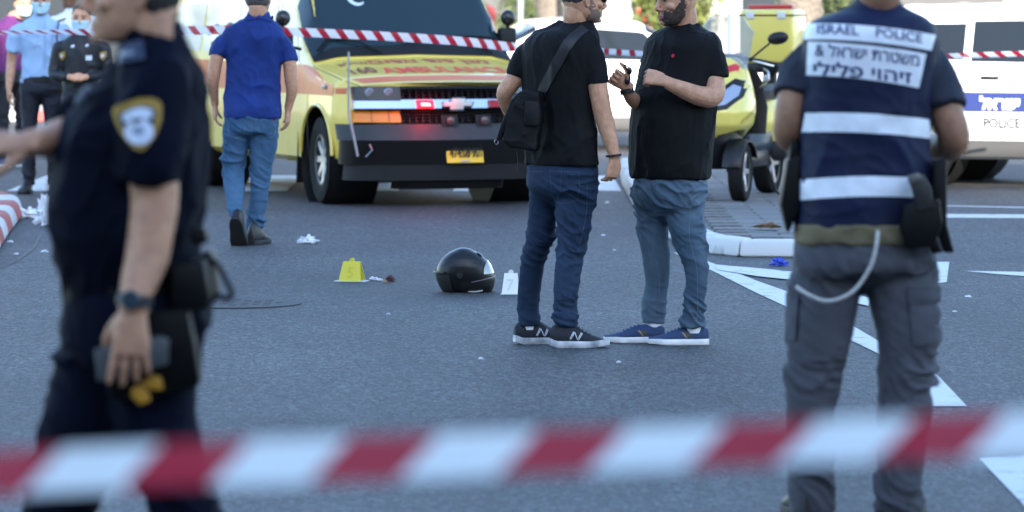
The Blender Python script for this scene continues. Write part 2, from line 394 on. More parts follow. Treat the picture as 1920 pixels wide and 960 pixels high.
HEADP = [  # z, front, back, half width
    (0.119, 0.012, -0.022, 0.018), (0.114, 0.035, -0.05, 0.038), (0.102, 0.06, -0.075, 0.054), (0.075, 0.084, -0.095, 0.068), (0.045, 0.094, -0.102, 0.075), (0.015, 0.095, -0.104, 0.077),
    (-0.005, 0.090, -0.103, 0.0765), (-0.03, 0.091, -0.098, 0.0745), (-0.055, 0.090, -0.085, 0.070), (-0.075, 0.090, -0.066, 0.064),
    (-0.092, 0.089, -0.045, 0.055), (-0.106, 0.086, -0.02, 0.043), (-0.116, 0.076, 0.005, 0.026), (-0.119, 0.06, 0.025, 0.012)]
def head_point(z, q, off=0.0):             # surface point of the bare skull at height z and bearing q (0 = right, 90 = front)
    zs = [h[0] for h in HEADP]; i = 0
    while i < len(zs) - 2 and z < zs[i + 1]: i += 1
    t = min(max((zs[i] - z) / (zs[i] - zs[i + 1]), 0), 1); A = [HEADP[i][k] * (1 - t) + HEADP[i + 1][k] * t for k in range(4)]
    cy = (A[1] + A[2]) / 2; hb = (A[1] - A[2]) / 2; sn, cs = math.sin(q), math.cos(q)
    w = A[3] * (1 - 0.10 * max(sn, 0))
    e = 2.25
    return Vector((math.copysign(abs(cs) ** (2 / e), cs) * (w + off), cy + math.copysign(abs(sn) ** (2 / e), sn) * (hb + off), z))
def head_mb(mb, T, ears=True):             # T maps head space (x right, y front, z up) to world
    n = 32; zz = [0.1195] + [0.117 - 0.2345 * i / 40 for i in range(41)]
    mb.loft([[T @ head_point(z, 2 * math.pi * k / n) for k in range(n)] for z in zz])
    mb.tube([T @ Vector(p) for p in ((0, 0.088, 0.012), (0, 0.098, -0.01), (0, 0.109, -0.03), (0, 0.112, -0.042))], [0.007 * T_s(T), 0.009 * T_s(T), 0.0125 * T_s(T), 0.011 * T_s(T)], 10)
    for s in (-1, 1):
        mb.ell(T @ Vector((s * 0.011, 0.1, -0.043)), (0.009, 0.009, 0.008), 10, 7)
        mb.tube([T @ Vector((s * 0.012, 0.09, 0.014)), T @ Vector((s * 0.035, 0.088, 0.018)), T @ Vector((s * 0.055, 0.07, 0.012))], [0.006, 0.008, 0.006], 8)
        mb.ell(T @ Vector((s * 0.045, 0.062, -0.03)), (0.022, 0.02, 0.018), 12, 8)
        if ears:
            pts = [(0.074, 0.0, 0.012), (0.083, -0.012, 0.016), (0.088, -0.026, 0.006), (0.086, -0.026, -0.016), (0.08, -0.014, -0.036), (0.075, -0.006, -0.044)]
            mb.tube([T @ Vector((s * x, y, z)) for x, y, z in pts], [0.006, 0.006, 0.0065, 0.006, 0.006, 0.005], 8, sub=3)
            mb.ell(T @ Vector((s * 0.078, -0.012, -0.012)), (0.007, 0.012, 0.022), 10, 7, T.to_3x3().normalized())
    mb.ell(T @ Vector((0, 0.082, -0.104)), (0.02, 0.014, 0.013), 12, 8)
    mb.tube([T @ Vector((-0.024, 0.083, -0.073)), T @ Vector((0, 0.094, -0.071)), T @ Vector((0.024, 0.083, -0.073))], [0.003, 0.0065, 0.003], 8, sub=3)
    mb.tube([T @ Vector((-0.02, 0.083, -0.081)), T @ Vector((0, 0.092, -0.082)), T @ Vector((0.02, 0.083, -0.081))], [0.003, 0.007, 0.003], 8, sub=3)
def T_s(T): return T.to_scale().x
def head_T(o, fwd, up=(0, 0, 1), s=1.0):
    f = Vector(fwd).normalized(); u = Vector(up); x = f.cross(u).normalized(); u = x.cross(f).normalized()
    return Matrix.Translation(Vector(o)) @ Matrix((x, f, u)).transposed().to_4x4() @ Matrix.Scale(s, 4)
def head_shell(name, T, mask, th, m, parent, zr=(0.1195, -0.119), n=64, rows=60, jit=0.15):
    vs_ = []; fs = []
    for j in range(rows + 1):
        z = zr[0] + (zr[1] - zr[0]) * j / rows
        for k in range(n):
            q = 2 * math.pi * k / n; p = head_point(z, q); w = mask(p)
            w += jit * noise.noise(p * 90)
            o = -0.006 + (0.006 + th) * min(max(w, 0), 1)
            c = Vector((0, -0.005, 0.02)); d = (p - c).normalized()
            vs_.append(T @ (p + d * (o + (0.0015 * noise.noise(p * 240) if o > 0 else 0))))
    for j in range(rows):
        for k in range(n): fs.append((j * n + k, j * n + (k + 1) % n, (j + 1) * n + (k + 1) % n, (j + 1) * n + k))
    fs.append(tuple(range(n))); fs.append(tuple(rows * n + k for k in range(n - 1, -1, -1)))
    return MB().add(vs_, fs).obj(name, m, parent, world=True, angle=180)
def sstep(a, b, x):
    t = min(max((x - a) / (b - a), 0), 1); return t * t * (3 - 2 * t)
def short_hair_mask(low=-0.05, front=0.055):
    def f(p):
        line = low + 0.075 * sstep(-0.05, 0.02, p.y) + (front - low - 0.06) * sstep(0.02, 0.07, p.y)
        return sstep(line, line + 0.035, p.z)
    return f
def beard_mask(p):
    top = -0.062 if abs(p.x) < 0.02 and p.y > 0.06 else -0.05 + 0.06 * sstep(0.06, 0.0, p.y)
    return sstep(top + 0.012, top - 0.012, p.z) * sstep(-0.015, 0.01, p.y)
def hand_mb(mb, wrist, d, back, side, curl=(40, 40, 40, 40), thumb=(30, 20), s=1.0, spread=4):
    Z = Vector(d).normalized(); Y = Vector(back); Y = (Y - Z * Y.dot(Z)).normalized()
    X = Y.cross(Z) if side == 'R' else Z.cross(Y)
    B = Matrix((X, Y, Z)).transposed(); W = Vector(wrist); tr = lambda p: W + B @ (Vector(p) * s)
    rings = []
    for z, w, t, cx in ((-0.02, 0.028, 0.02, 0), (0.0, 0.029, 0.0195, 0), (0.025, 0.036, 0.02, 0.003), (0.055, 0.042, 0.0175, 0.002), (0.08, 0.042, 0.015, 0), (0.095, 0.039, 0.011, 0)):
        rings.append([tr((cx + math.cos(q) * w, math.sin(q) * t, z)) for q in [2 * math.pi * k / 16 for k in range(16)]])
    mb.loft(rings)
    for i, (x, L, r) in enumerate(((0.033, 0.074, 0.0090), (0.0112, 0.082, 0.0094), (-0.0112, 0.077, 0.0090), (-0.032, 0.06, 0.0080))):
        a = 0.0; p = Vector((x, 0, 0.086)); pts = [p.copy()]; sp = R(spread) * (1.2 - i * 0.8)
        for k, fr in enumerate((0.46, 0.30, 0.24)):
            a += R(curl[i]) * (1.0 if k < 2 else 0.7)
            p = p + Vector((math.sin(sp) * math.cos(a), -math.sin(a), math.cos(a))) * L * fr; pts.append(p.copy())
        fine = [];  rr = []
        for k in range(3):
            for t in (0, 0.5): fine.append(tr(pts[k].lerp(pts[k + 1], t))); rr.append(r * s * (1.06 if t == 0 else 0.95) * (1 - 0.07 * k))
        fine.append(tr(pts[3])); rr.append(r * s * 0.7)
        mb.tube(fine, rr, 10)
    b = Vector((0.026, -0.008, 0.018)); a0 = R(thumb[0]); p1 = b + Vector((0.7 * math.cos(a0), -0.55 * math.sin(a0) - 0.15, 0.72)).normalized() * 0.045
    a1 = a0 + R(thumb[1]); p2 = p1 + Vector((0.35 * math.cos(a1), -0.75 * math.sin(a1), 0.8)).normalized() * 0.036
    p3 = p2 + Vector((0.05, -0.8 * math.sin(a1 + R(thumb[1])), 0.8)).normalized() * 0.026
    mb.tube([tr(q) for q in (b, p1, p2, p3)], [0.016 * s, 0.0115 * s, 0.0105 * s, 0.007 * s], 10, sub=2)
def fold_cloth(amp=0.006, seed=0, sx=5, sz=5, sh=0.0, fine=0.0):
    o = Vector((seed * 7.3, seed * 3.1, seed * 1.7))
    def f(p):
        q = Vector((p.x * sx, p.y * sx, (p.z + sh * p.x) * sz)) + o
        d = amp * (ridge(q + 0.5 * noise.noise_vector(p * 4 + o), 3.5) - 0.45) + 0.45 * amp * (ridge(q * 2.1 + 0.6 * noise.noise_vector(p * 7), 5) - 0.35)
        return d + (fine * noise.noise(p * 45 + o) if fine else 0)
    return f
def fold_jeans(zk, za, amp=0.007, seed=0, crotch=None):
    o = Vector((seed * 5.3, seed * 2.1, seed * 9.7))
    def f(p):
        w = 0.25 + 1.0 * math.exp(-((p.z - zk) / 0.11) ** 2) + 1.25 * math.exp(-((p.z - za) / 0.09) ** 2)
        if crotch: w += 0.8 * math.exp(-((p.z - crotch) / 0.1) ** 2)
        q = Vector((p.x * 5, p.y * 5, (p.z + 0.55 * p.x - 0.4 * p.y) * 12)) + o + 0.6 * noise.noise_vector(p * 6 + o)
        w *= 0.32 + 1.35 * max(0.0, noise.noise(p * 5.0 + o) + 0.3)
        return amp * w * (1.5 * ridge(q, 6) - 0.5 + 0.9 * ridge(Vector((q.y * 1.6, q.x * 1.6, q.z * 2.1)), 7) - 0.3) + 0.0015 * noise.noise(p * 40)
    return f
def shoe(parent, heel, yaw, L, kind, pitch=0.0, W=0.098, lift=0.0):
    """kind: 'runner' | 'sneaker' | 'boot'; heel = ground point under the back of the heel; yaw = bearing of the toe from +X"""
    B = Matrix.Translation(Vector(heel) + Vector((0, 0, lift))) @ Matrix.Rotation(yaw, 4, 'Z') @ Matrix.Rotation(pitch, 4, 'Y')
    k = L / 0.29
    def wid(t): return W / 2 * (0.66 + 0.5 * sstep(0, 0.25, t) * 0.5 + 0.42 * sstep(0.35, 0.7, t) * 0.5 if t < 0.75 else 1.12 * math.sqrt(max(0.0, 1 - ((t - 0.75) / 0.262) ** 2)) ) if t > 0.04 else W / 2 * 0.5
    if kind == 'runner': hs = [(0, .085), (.08, .112), (.2, .104), (.34, .112), (.45, .104), (.58, .078), (.7, .062), (.85, .048), (.95, .036), (1.0, .022)]; st = 0.032
    elif kind == 'sneaker': hs = [(0, .07), (.08, .084), (.2, .08), (.32, .086), (.45, .082), (.58, .068), (.7, .054), (.85, .042), (.95, .034), (1.0, .022)]; st = 0.028
    else: hs = [(0, .11), (.08, .15), (.2, .155), (.34, .15), (.42, .12), (.55, .086), (.7, .068), (.85, .058), (.95, .046), (1.0, .025)]; st = 0.03
    toe = 0.014 if kind == 'runner' else 0.006
    rock = lambda t: toe * sstep(0.68, 1, t) + (0.012 * (1 - sstep(0, 0.14, t)) if kind == 'runner' else 0)
    def hgt(t):
        for i in range(len(hs) - 1):
            if hs[i][0] <= t <= hs[i + 1][0]: u = (t - hs[i][0]) / (hs[i + 1][0] - hs[i][0]); return hs[i][1] * (1 - u) + hs[i + 1][1] * u
        return hs[-1][1]
    up = MB(); rings = []
    ts = [0.0, 0.03] + [0.06 + 0.94 * i / 22 for i in range(23)]
    for t in ts:
        w = max(wid(t) * 0.96, 0.006); h = max(hgt(t) * k, st + 0.008) ; z0 = rock(t) + 0.006
        nw = 0.72 if t < 0.45 else 0.8
        rings.append([B @ Vector((t * L * 0.985 + 0.002, math.cos(q) * w * (1 - (1 - nw) * max(math.sin(q), 0)), z0 + (h - z0) * (0.5 + 0.5 * math.copysign(abs(math.sin(q)) ** 0.8, math.sin(q))))) for q in [2 * math.pi * i / 20 for i in range(20)]])
    up.loft(rings)
    cols = {'runner': mat('knit_black', (0.012, 0.013, 0.018), 0.8, var=0.3, vs_=300), 'sneaker': mat('canvas_blue', (0.026, 0.05, 0.115), 0.85, var=0.25, vs_=250, bump=0.3, bs=500),
            'boot': mat('shoe_leather_dark', (0.018, 0.017, 0.017), 0.5, var=0.3, vs_=60)}
    u_o = up.obj('shoe', cols[kind], parent, world=True, angle=60); s = u_o
    so = MB(); rings = []
    for t in ts:
        w = max(wid(t) * 1.06, 0.012); z0 = rock(t); z1 = z0 + st * (1 if t < 0.8 else 1 - 0.25 * (t - 0.8) / 0.2)
        rings.append([B @ Vector((t * L, y * w, z)) for y, z in ((-0.94, z0), (0.94, z0), (1, z0 + 0.004), (1.0, z1 - 0.004), (0.95, z1), (-0.95, z1), (-1.0, z1 - 0.004), (-1, z0 + 0.004))])
    so.loft(rings)
    sm = {'runner': mat('sole_white_worn', (0.72, 0.72, 0.72), 0.6, col2=(0.2, 0.21, 0.23), vs_=14), 'sneaker': mat('sole_white', (0.75, 0.74, 0.72), 0.6, var=0.12, vs_=20), 'boot': mat('sole_black', (0.012, 0.012, 0.012), 0.7)}
    so.obj('sole', sm[kind], s, angle=40)
    if kind != 'boot':
        lc = mat('lace_' + kind, (0.04, 0.045, 0.06) if kind == 'runner' else (0.03, 0.06, 0.16), 0.8)
        for t in (0.42, 0.48, 0.54, 0.6, 0.66):
            h = hgt(t) * k
            lb = MB().tube([B @ Vector((t * L + 0.004, y * 0.026, h - 0.001 + 0.004 - 9 * (y * 0.026) ** 2)) for y in (-1, -0.5, 0, 0.5, 1)], 0.0028, 6)
            lb.obj('lace', lc, s)
    tree = bvh(u_o.data)
    if kind == 'runner':
        em = mat('logo_silver', (0.6, 0.62, 0.66), 0.4)
        for sd in (-1, 1):
            for a, b in (((0.36, 0.04), (0.425, 0.074)), ((0.425, 0.074), (0.475, 0.04)), ((0.475, 0.04), (0.535, 0.072)), ((0.345, 0.043), (0.41, 0.077)), ((0.49, 0.037), (0.55, 0.068))):
                me = flat_patch([(a[0] * L - 0.002, a[1]), (a[0] * L + 0.002, a[1]), (b[0] * L + 0.002, b[1]), (b[0] * L - 0.002, b[1])], 0.008)
                drape(me, tree, lambda x, y: (B @ Vector((x, sd * 0.2, y)), B.to_3x3() @ Vector((0, -sd, 0))), 0.0012)
                link('letter_stroke', me, em, s, smooth=False)
    if kind == 'sneaker':
        for sd in (-1, 1):
            for t, w, cm in ((0.30, 0.010, mat('stripe_olive', (0.06, 0.06, 0.035), 0.7)), (0.37, 0.005, mat('stripe_tan', (0.3, 0.2, 0.1), 0.7))):
                me = flat_patch([(t * L - w, 0.034), (t * L + w, 0.034), (t * L + w + 0.022, 0.06), (t * L - w + 0.022, 0.06)], 0.008)
                drape(me, tree, lambda x, y: (B @ Vector((x, sd * 0.2, y)), B.to_3x3() @ Vector((0, -sd, 0))), 0.0012)
                link('side_stripe', me, cm, s, smooth=False)
    return s
def sock(parent, c, r, h=0.06, m=None):
    MB().tube([Vector(c), Vector(c) + Vector((0, 0, h))], r, 16).obj('sock', m or mat('sock_white', (0.75, 0.75, 0.76), 0.9), parent, world=True)
def ribbon(name, pts, width, tree, m, parent, mapdir=(0, -1, 0), th=0.003, eps=0.003, dist=1.0, wdir=None):
    """strap that follows a surface: pts = polyline in the world near the surface; each is cast along -mapdir"""
    pts, _ = smooth_path([Vector(p) for p in pts], [0] * len(pts), 8)
    md = Vector(mapdir).normalized(); mb = MB(); top = []
    for i, p in enumerate(pts):
        t = (pts[min(i + 1, len(pts) - 1)] - pts[max(i - 1, 0)]).normalized(); w = (Vector(wdir) if wdir else t.cross(md)).normalized()
        row = []
        for k in (-1, -0.5, 0, 0.5, 1):
            q = p + w * width / 2 * k
            if tree is not None:
                h, nn, ii, dd = tree.ray_cast(q + md * dist, -md)
                if h is not None and (h - q).length < 0.25: q = h + md * eps
            row.append(q)
        top.append(row)
    fn = lambda u, v: top[min(int(round(v * (len(top) - 1))), len(top) - 1)][int(round(u * 4))]
    mb.slab(fn, 4, len(top) - 1, md * th)
    return mb.obj(name, m, parent, world=True, angle=60)
class Person:
    def __init__(s, loc, label, f, group=None, skin=None, voxel=0.006, cat='person'):
        s.f = f; s.root = empty('person', loc, 0, label, cat, group); s.body = MB(); s.skin = skin or SKIN(); s.vox = voxel; s.lk = .72
    def part(s, name, mb, m, voxel=0.007, smooth=3, fold=None, **kw):
        me = remesh(mb, voxel, smooth)
        if fold: displace(me, fold)
        return link(name, me, m, s.root, world=True, angle=180)
    def torso(s, name, sl, sleeves, m, voxel=0.007, fold=None, e=2.3, core=0.86):
        mb = MB(); loft_slices(mb, sl, s.f, 1, e)
        for pts, rr in sleeves: mb.tube(pts, rr, 18, sub=3)
        loft_slices(s.body, sl, s.f, core, 2.1); s.spine = [q[0] for q in sl]
        return s.part(name, mb, m, voxel, 7, fold)
    def legs(s, name, pelvis, legs, m, voxel=0.008, fold=None, cuff=True):
        mb = MB(); loft_slices(mb, pelvis, s.f, 1, 2.3)
        for lg in legs: loft_slices(mb, lg, s.f, 1, 2.1, 22); loft_slices(s.body, lg, s.f, s.lk, 2, 16)
        loft_slices(s.body, pelvis, s.f, s.lk + .1, 2.1)
        return s.part(name, mb, m, voxel, 6, fold)
    def arm(s, pts, rr):
        s.body.tube(pts, rr, 16, sub=4)
        if getattr(s, 'spine', None):
            c_ = min(s.spine, key=lambda q: abs(q.z - pts[0].z)); s.body.tube([pts[0], c_], rr[0] * .9, 12)
    def head(s, o, fwd, up=(0, 0, 1), sc=1.0, neck=None, nr=0.058):
        s.T = head_T(o, fwd, up, sc); head_mb(s.body, s.T)
        if neck is not None: s.body.tube([s.T @ Vector((0, -0.03, -0.03)), s.T @ Vector((0, -0.035, -0.09)), Vector(neck)], [nr, nr, nr * 1.12], 18, sub=3)
    def finish(s, smooth=2):
        me = remesh(s.body, s.vox, smooth, 0.45)
        displace(me, lambda p: 0.0007 * noise.noise(p * 60))
        return link('body', me, s.skin, s.root, world=True, angle=180)
def px_arm(D0, pts): return [P(a, b, D0 + c) for a, b, c, r in pts], [r for *_, r in pts]
# ------------------------------------------------------------------ person A: black t-shirt and shoulder bag, seen from behind
BLACKTEE = mat('cotton_black', (0.0042, 0.0042, 0.005), 0.8, var=0.25, vs_=9, bump=0.25, bs=700, spec=0.2)
def jeans(n, c1, c2): return mat('denim_' + n, c1, 0.85, col2=c2, vs_=3.2, bump=0.45, bs=600, spec=0.2, detail=9, aniso=(1, 1, .55))
JEANS_A = jeans('dark', (0.009, 0.019, 0.042), (0.026, 0.047, 0.085))
JEANS_B = jeans('faded', (0.028, 0.056, 0.092), (0.125, 0.175, 0.225))
JEANS_C = jeans('mid', (0.022, 0.062, 0.125), (0.06, 0.125, 0.21))
DA = 20.2
a = Person((P(1050, 648, DA).x, DA, 0), 'man in black t-shirt and dark jeans with a black shoulder bag, seen from behind', (0.75, 0.66), voxel=0.0031)
a.lk = .4; fA = Vector((0.75, 0.66, 0)).normalized()
tA = px_slices([(309, 985, 1121, 0, .66), (285, 985, 1119, 0, .66), (250, 987, 1116), (215, 988, 1112), (175, 985, 1112), (135, 980, 1115), (100, 978, 1120), (80, 983, 1121), (64, 998, 1119), (50, 1028, 1114), (40, 1050, 1108, 0, .8)], DA, fA, 0.64)
slR = px_arm(DA, [(1086, 88, -.05, .05), (1103, 96, -.085, .06), (1113, 118, -.105, .062), (1119, 159, -.115, .060)])
slL = px_arm(DA, [(1012, 88, .04, .048), (994, 95, .08, .056), (980, 112, .09, .058), (970, 143, .09, .052)])
teeA = a.torso('t_shirt', tA, [slR, slL], BLACKTEE, 0.0065, core=.5, fold=fold_cloth(0.010, 1, 6.5, 3.0, 0.9, 0.001))
pA = px_slices([(295, 997, 1110), (312, 992, 1116), (328, 990, 1120), (350, 991, 1119), (366, 1000, 1112, 0, .6), (380, 1016, 1090, 0, .4), (390, 1032, 1060, 0, .3)], DA, fA, 0.72)
lA1 = px_slices([(340, 992, 1062, .05), (372, 992, 1050, .06), (400, 991, 1044, .07), (435, 988, 1043, .07), (462, 983, 1036, .07), (484, 977, 1024, .08), (512, 974, 1018, .09), (542, 971, 1014, .1), (575, 970, 1011, .11), (598, 971, 1013, .11), (611, 972, 1013, .11)], DA, fA, 1.05)
lA2 = px_slices([(340, 1048, 1121, -.04), (372, 1042, 1118, -.05), (400, 1041, 1112, -.06), (435, 1045, 1106, -.06), (462, 1045, 1100, -.07), (490, 1041, 1093, -.07), (520, 1039, 1089, -.07), (550, 1038, 1085, -.07), (580, 1039, 1081, -.06), (600, 1040, 1083, -.06), (612, 1041, 1082, -.06)], DA, fA, 1.05)
trA = a.legs('jeans', pA, [lA1, lA2], JEANS_A, 0.0065, fold_jeans(0.48, 0.15, 0.0085, 1, 0.74))
arR = px_arm(DA, [(1104, 95, -.09, .05), (1115, 140, -.115, .05), (1124, 180, -.12, .046), (1129, 206, -.12, .044), (1136, 232, -.12, .043), (1144, 262, -.13, .035), (1150, 284, -.135, .028), (1152, 296, -.135, .027)])
a.arm(*arR)
hand_mb(a.body, P(1152, 298, DA - .135), (-.12, .05, -1), (.55, -.83, 0), 'R', (62, 48, 40, 34), (25, 35), 0.92)
arL = px_arm(DA, [(990, 95, .08, .046), (974, 135, .09, .046), (960, 155, .09, .043), (947, 173, .1, .041), (949, 190, .14, .039), (957, 212, .2, .032), (964, 226, .24, .026)])
a.arm(*arL)
hand_mb(a.body, P(965, 228, DA + .25), (.5, .5, -.4), (-.6, .4, .2), 'L', (50, 50, 50, 50), (30, 30), 0.95)
a.head(P(1094, -5, DA - .02), (0.93, 0.36, -0.08), (0, 0, 1), 1.0, P(1080, 52, DA), 0.056)
a.finish(1)
HAIR_D = mat('hair_dark', (0.012, 0.009, 0.007), 0.7, var=0.5, vs_=260, bump=0.8, bs=500)
HAIR_BUZZ = mat('hair_buzzed', (0.05, 0.034, 0.026), 0.8, col2=(0.015, 0.011, 0.009), vs_=55, bump=0.5, bs=600)
head_shell('hair', a.T, short_hair_mask(-0.05, 0.05), 0.003, HAIR_BUZZ, a.root, jit=0.4)
head_shell('stubble', a.T, beard_mask, 0.0008, mat('stubble', (0.2, 0.125, 0.09), 0.8, var=0.4, vs_=200), a.root, jit=0.5)
# sunglasses
sg = MB(); T = a.T
for s in (-1, 1):
    sg.ell(T @ Vector((s * 0.034, 0.094, 0.0)), (0.026, 0.008, 0.02), 14, 8, T.to_3x3())
    sg.tube([T @ Vector((s * 0.058, 0.088, 0.008)), T @ Vector((s * 0.077, 0.05, 0.01)), T @ Vector((s * 0.084, -0.005, 0.014))], 0.0025, 6)
sg.tube([T @ Vector((-0.012, 0.1, 0.006)), T @ Vector((0.012, 0.1, 0.006))], 0.003, 6)
sg.obj('sunglasses', mat('lens_black', (0.008, 0.008, 0.01), 0.08), a.root, world=True)
# feet
sock(a.root, P(992, 618, DA + .10), .026, .06); sock(a.root, P(1064, 626, DA - .055), .037, .07)
shoe(a.root, (P(964, 646, DA + .12).x, DA + .10, 0), R(14), 0.285, 'runner')
shoe(a.root, (P(1030, 650, DA - .08).x, DA - .08, 0), R(-3), 0.285, 'runner')
# bracelet, ring
MB().tube([P(1150.5, 291.5, DA - .135) + Vector((math.cos(q) * .033, math.sin(q) * .031, 0.004 * math.cos(q))) for q in [2 * math.pi * k / 20 for k in range(21)]], 0.0055, 8).obj('bracelet', mat('cord_black', (0.01, 0.01, 0.01), 0.7), a.root, world=True)
# jeans pocket seams
treeA = bvh(trA.data)
STITCH = mat('stitch_denim', (0.034, 0.06, 0.105), 0.8)
def seam(tree, pts, D, m, parent, w=0.0022, name='seam'):
    ribbon(name, [P(x, y, D) for x, y in pts], w, tree, m, parent, (0, -1, 0), 0.0006, 0.0014, 0.6)
for pts in ([(1030, 318), (1084, 320)], [(1030, 318), (1034, 352), (1040, 376)], [(1084, 320), (1085, 350), (1082, 372)], [(1040, 376), (1060, 379), (1082, 372)], [(1052, 312), (1050, 345), (1044, 380)], [(990, 322), (1018, 320)], [(1100, 330), (1098, 400), (1082, 470)]):
    seam(treeA, pts, DA, STITCH, a.root)
# shoulder bag (a thing of its own, held)
bagm = mat('nylon_black', (0.004, 0.004, 0.005), 0.6, spec=.2, var=0.3, vs_=14, bump=0.4, bs=500)
bag = empty('shoulder_bag', P(972, 285, DA - .16), 0, 'black nylon shoulder bag hanging on the back of the man in dark jeans', 'bag')
bm_ = MB(); bf = [(979, 168), (1010, 172), (1014, 218), (1004, 284), (954, 277), (942, 262), (950, 215)]
bm_.prism([P(x, y, DA - .2) for x, y in bf], (0.02, 0.1, 0))
bo = link('bag_body', remesh(bm_, 0.006, 8), bagm, bag, world=True, angle=180)
displace(bo.data, fold_cloth(0.006, 5, 8, 8))
MB().prism([P(x, y, DA - .213) for x, y in [(984, 188), (1009, 190), (1012, 232), (1006, 237), (986, 236), (982, 230)]], (0.003, 0.02, 0)).obj('pocket', mat('nylon_black_pocket', (0.006, 0.006, 0.007), 0.6, spec=.25), bag, bevel=.006, world=True)
MB().tube([P(x, y, DA - .2) for x, y in [(995, 190), (996, 205), (1002, 210), (1006, 204)]], .0025, 6, sub=4).obj('zip_pull', mat('plastic_black', (.006, .006, .006), .4), bag, world=True)
MB().prism([P(x, y, DA - .19) for x, y in [(976, 170), (958, 188), (938, 236), (930, 262), (937, 264), (948, 240), (955, 214), (981, 178)]], (0.01, 0.06, 0)).obj('flap', bagm, bag, bevel=.004, world=True)
MB().tube([P(931, 266, DA - .16) + Vector((math.cos(q) * .009, 0, math.sin(q) * .012)) for q in [2 * math.pi * k / 14 for k in range(15)]], .0022, 6).obj('buckle_ring', mat('metal_grey', (.35, .35, .36), .35, 1.0), bag, world=True)
MB().tube([P(x, y, DA - .17) for x, y in [(968, 280), (971, 300), (969, 322)]], .005, 6, flat=.4, sub=3).obj('strap_end', bagm, bag, world=True)
ribbon('strap', [P(x, y, DA - .15) for x, y in [(1000, 182), (1018, 158), (1040, 130), (1062, 98), (1082, 66), (1093, 50)]], .052, bvh(teeA.data), mat('webbing_black', (.011, .011, .013), .5, var=.2, vs_=80, spec=.4), bag, (-.35, -.94, .12), .004, .004)

# ------------------------------------------------------------------ person B: bearded, black t-shirt, faded jeans
DB = 20.35
fB = Vector((-0.72, -0.69, 0)).normalized()
b = Person((P(1250, 640, DB).x, DB, 0), 'bearded man in black t-shirt and faded jeans holding sunglasses, facing the man with the bag', fB, voxel=0.0031, skin=SKIN(0.92, 'b'))
b.lk = .4; tB = px_slices([(334, 1186, 1327, 0, .8), (318, 1184, 1329, 0, .82), (285, 1184, 1333, 0, .88), (245, 1185, 1338, 0, .92), (205, 1188, 1341, 0, .92), (170, 1194, 1344, 0, .86), (135, 1202, 1346), (105, 1210, 1350), (82, 1214, 1350), (66, 1224, 1340, 0, .68), (54, 1242, 1318), (44, 1258, 1308, 0, .9)], DB, fB, 0.76)
slL = px_arm(DB, [(1306, 88, -.04, .05), (1325, 96, -.075, .064), (1336, 118, -.09, .067), (1339, 146, -.1, .068)])
slR = px_arm(DB, [(1246, 88, .06, .05), (1230, 100, .11, .056), (1218, 125, .13, .056)])
teeB = b.torso('t_shirt', tB, [slL, slR], BLACKTEE, 0.0065, core=.5, fold=fold_cloth(0.010, 2, 6.5, 3.0, -0.9, 0.001))
pB = px_slices([(312, 1200, 1312), (334, 1192, 1320), (350, 1188, 1324), (370, 1188, 1321), (390, 1196, 1314, 0, .66), (408, 1218, 1296, 0, .45), (420, 1240, 1268, 0, .3)], DB, fB, 0.78)
lB1 = px_slices([(365, 1188, 1262, .06), (400, 1191, 1256, .06), (430, 1194, 1253, .06), (455, 1198, 1254, .05), (480, 1204, 1256, .05), (505, 1207, 1256, .06), (530, 1210, 1254, .07), (555, 1205, 1251, .08), (582, 1202, 1249, .09), (606, 1204, 1246, .09)], DB, fB, 1.05)
lB2 = px_slices([(365, 1248, 1322, -.05), (400, 1250, 1319, -.06), (430, 1254, 1322, -.07), (455, 1262, 1326, -.07), (480, 1274, 1328, -.08), (510, 1283, 1328, -.08), (540, 1284, 1326, -.08), (570, 1281, 1323, -.07), (596, 1277, 1322, -.07), (614, 1276, 1321, -.07)], DB, fB, 1.05)
trB = b.legs('jeans', pB, [lB1, lB2], JEANS_B, 0.0065, fold_jeans(0.52, 0.15, 0.0095, 4, 0.78))
arL = px_arm(DB, [(1330, 100, -.08, .055), (1336, 138, -.10, .050), (1340, 165, -.13, .052), (1334, 181, -.16, .052), (1312, 180, -.21, .048), (1285, 170, -.25, .042), (1262, 160, -.28, .033), (1250, 154, -.29, .029)])
b.arm(*arL)
hand_mb(b.body, P(1247, 152, DB - .29), (-1, .02, .28), (-.1, -.85, .5), 'L', (70, 72, 74, 74), (45, 40), 0.98)
arR = px_arm(DB, [(1232, 100, .1, .05), (1222, 140, .12, .048), (1208, 186, .1, .044), (1198, 193, .0, .04), (1186, 186, -.06, .034), (1177, 172, -.1, .029), (1174, 165, -.11, .028)])
b.arm(*arR)
hand_mb(b.body, P(1177, 163, DB - .115), (-.78, -.1, .6), (.05, 1, .1), 'R', (70, 72, 72, 72), (2, 6), 0.98)
b.head(P(1267, -3, DB - .04), (-0.86, -0.51, -0.12), (0, 0, 1), 1.02, P(1282, 52, DB), 0.062)
b.finish(1)
head_shell('hair', b.T, short_hair_mask(-0.03, 0.055), 0.0022, HAIR_BUZZ, b.root, jit=0.6)
head_shell('beard', b.T, beard_mask, 0.0055, mat('beard_dark', (0.05, 0.032, 0.024), 0.85, var=0.6, vs_=240, bump=1.0, bs=420), b.root, jit=0.95)
T = b.T
MB().tube([T @ Vector((-0.022, 0.092, -0.0745)), T @ Vector((0, 0.1, -0.0715)), T @ Vector((0.022, 0.092, -0.0745))], [.003, .006, .003], 8, sub=3).tube([T @ Vector((-0.019, 0.091, -0.082)), T @ Vector((0, 0.0985, -0.083)), T @ Vector((0.019, 0.091, -0.082))], [.003, .0065, .003], 8, sub=3).obj('lips', mat('lip_skin', (0.33, 0.12, 0.1), 0.45), b.root, world=True)
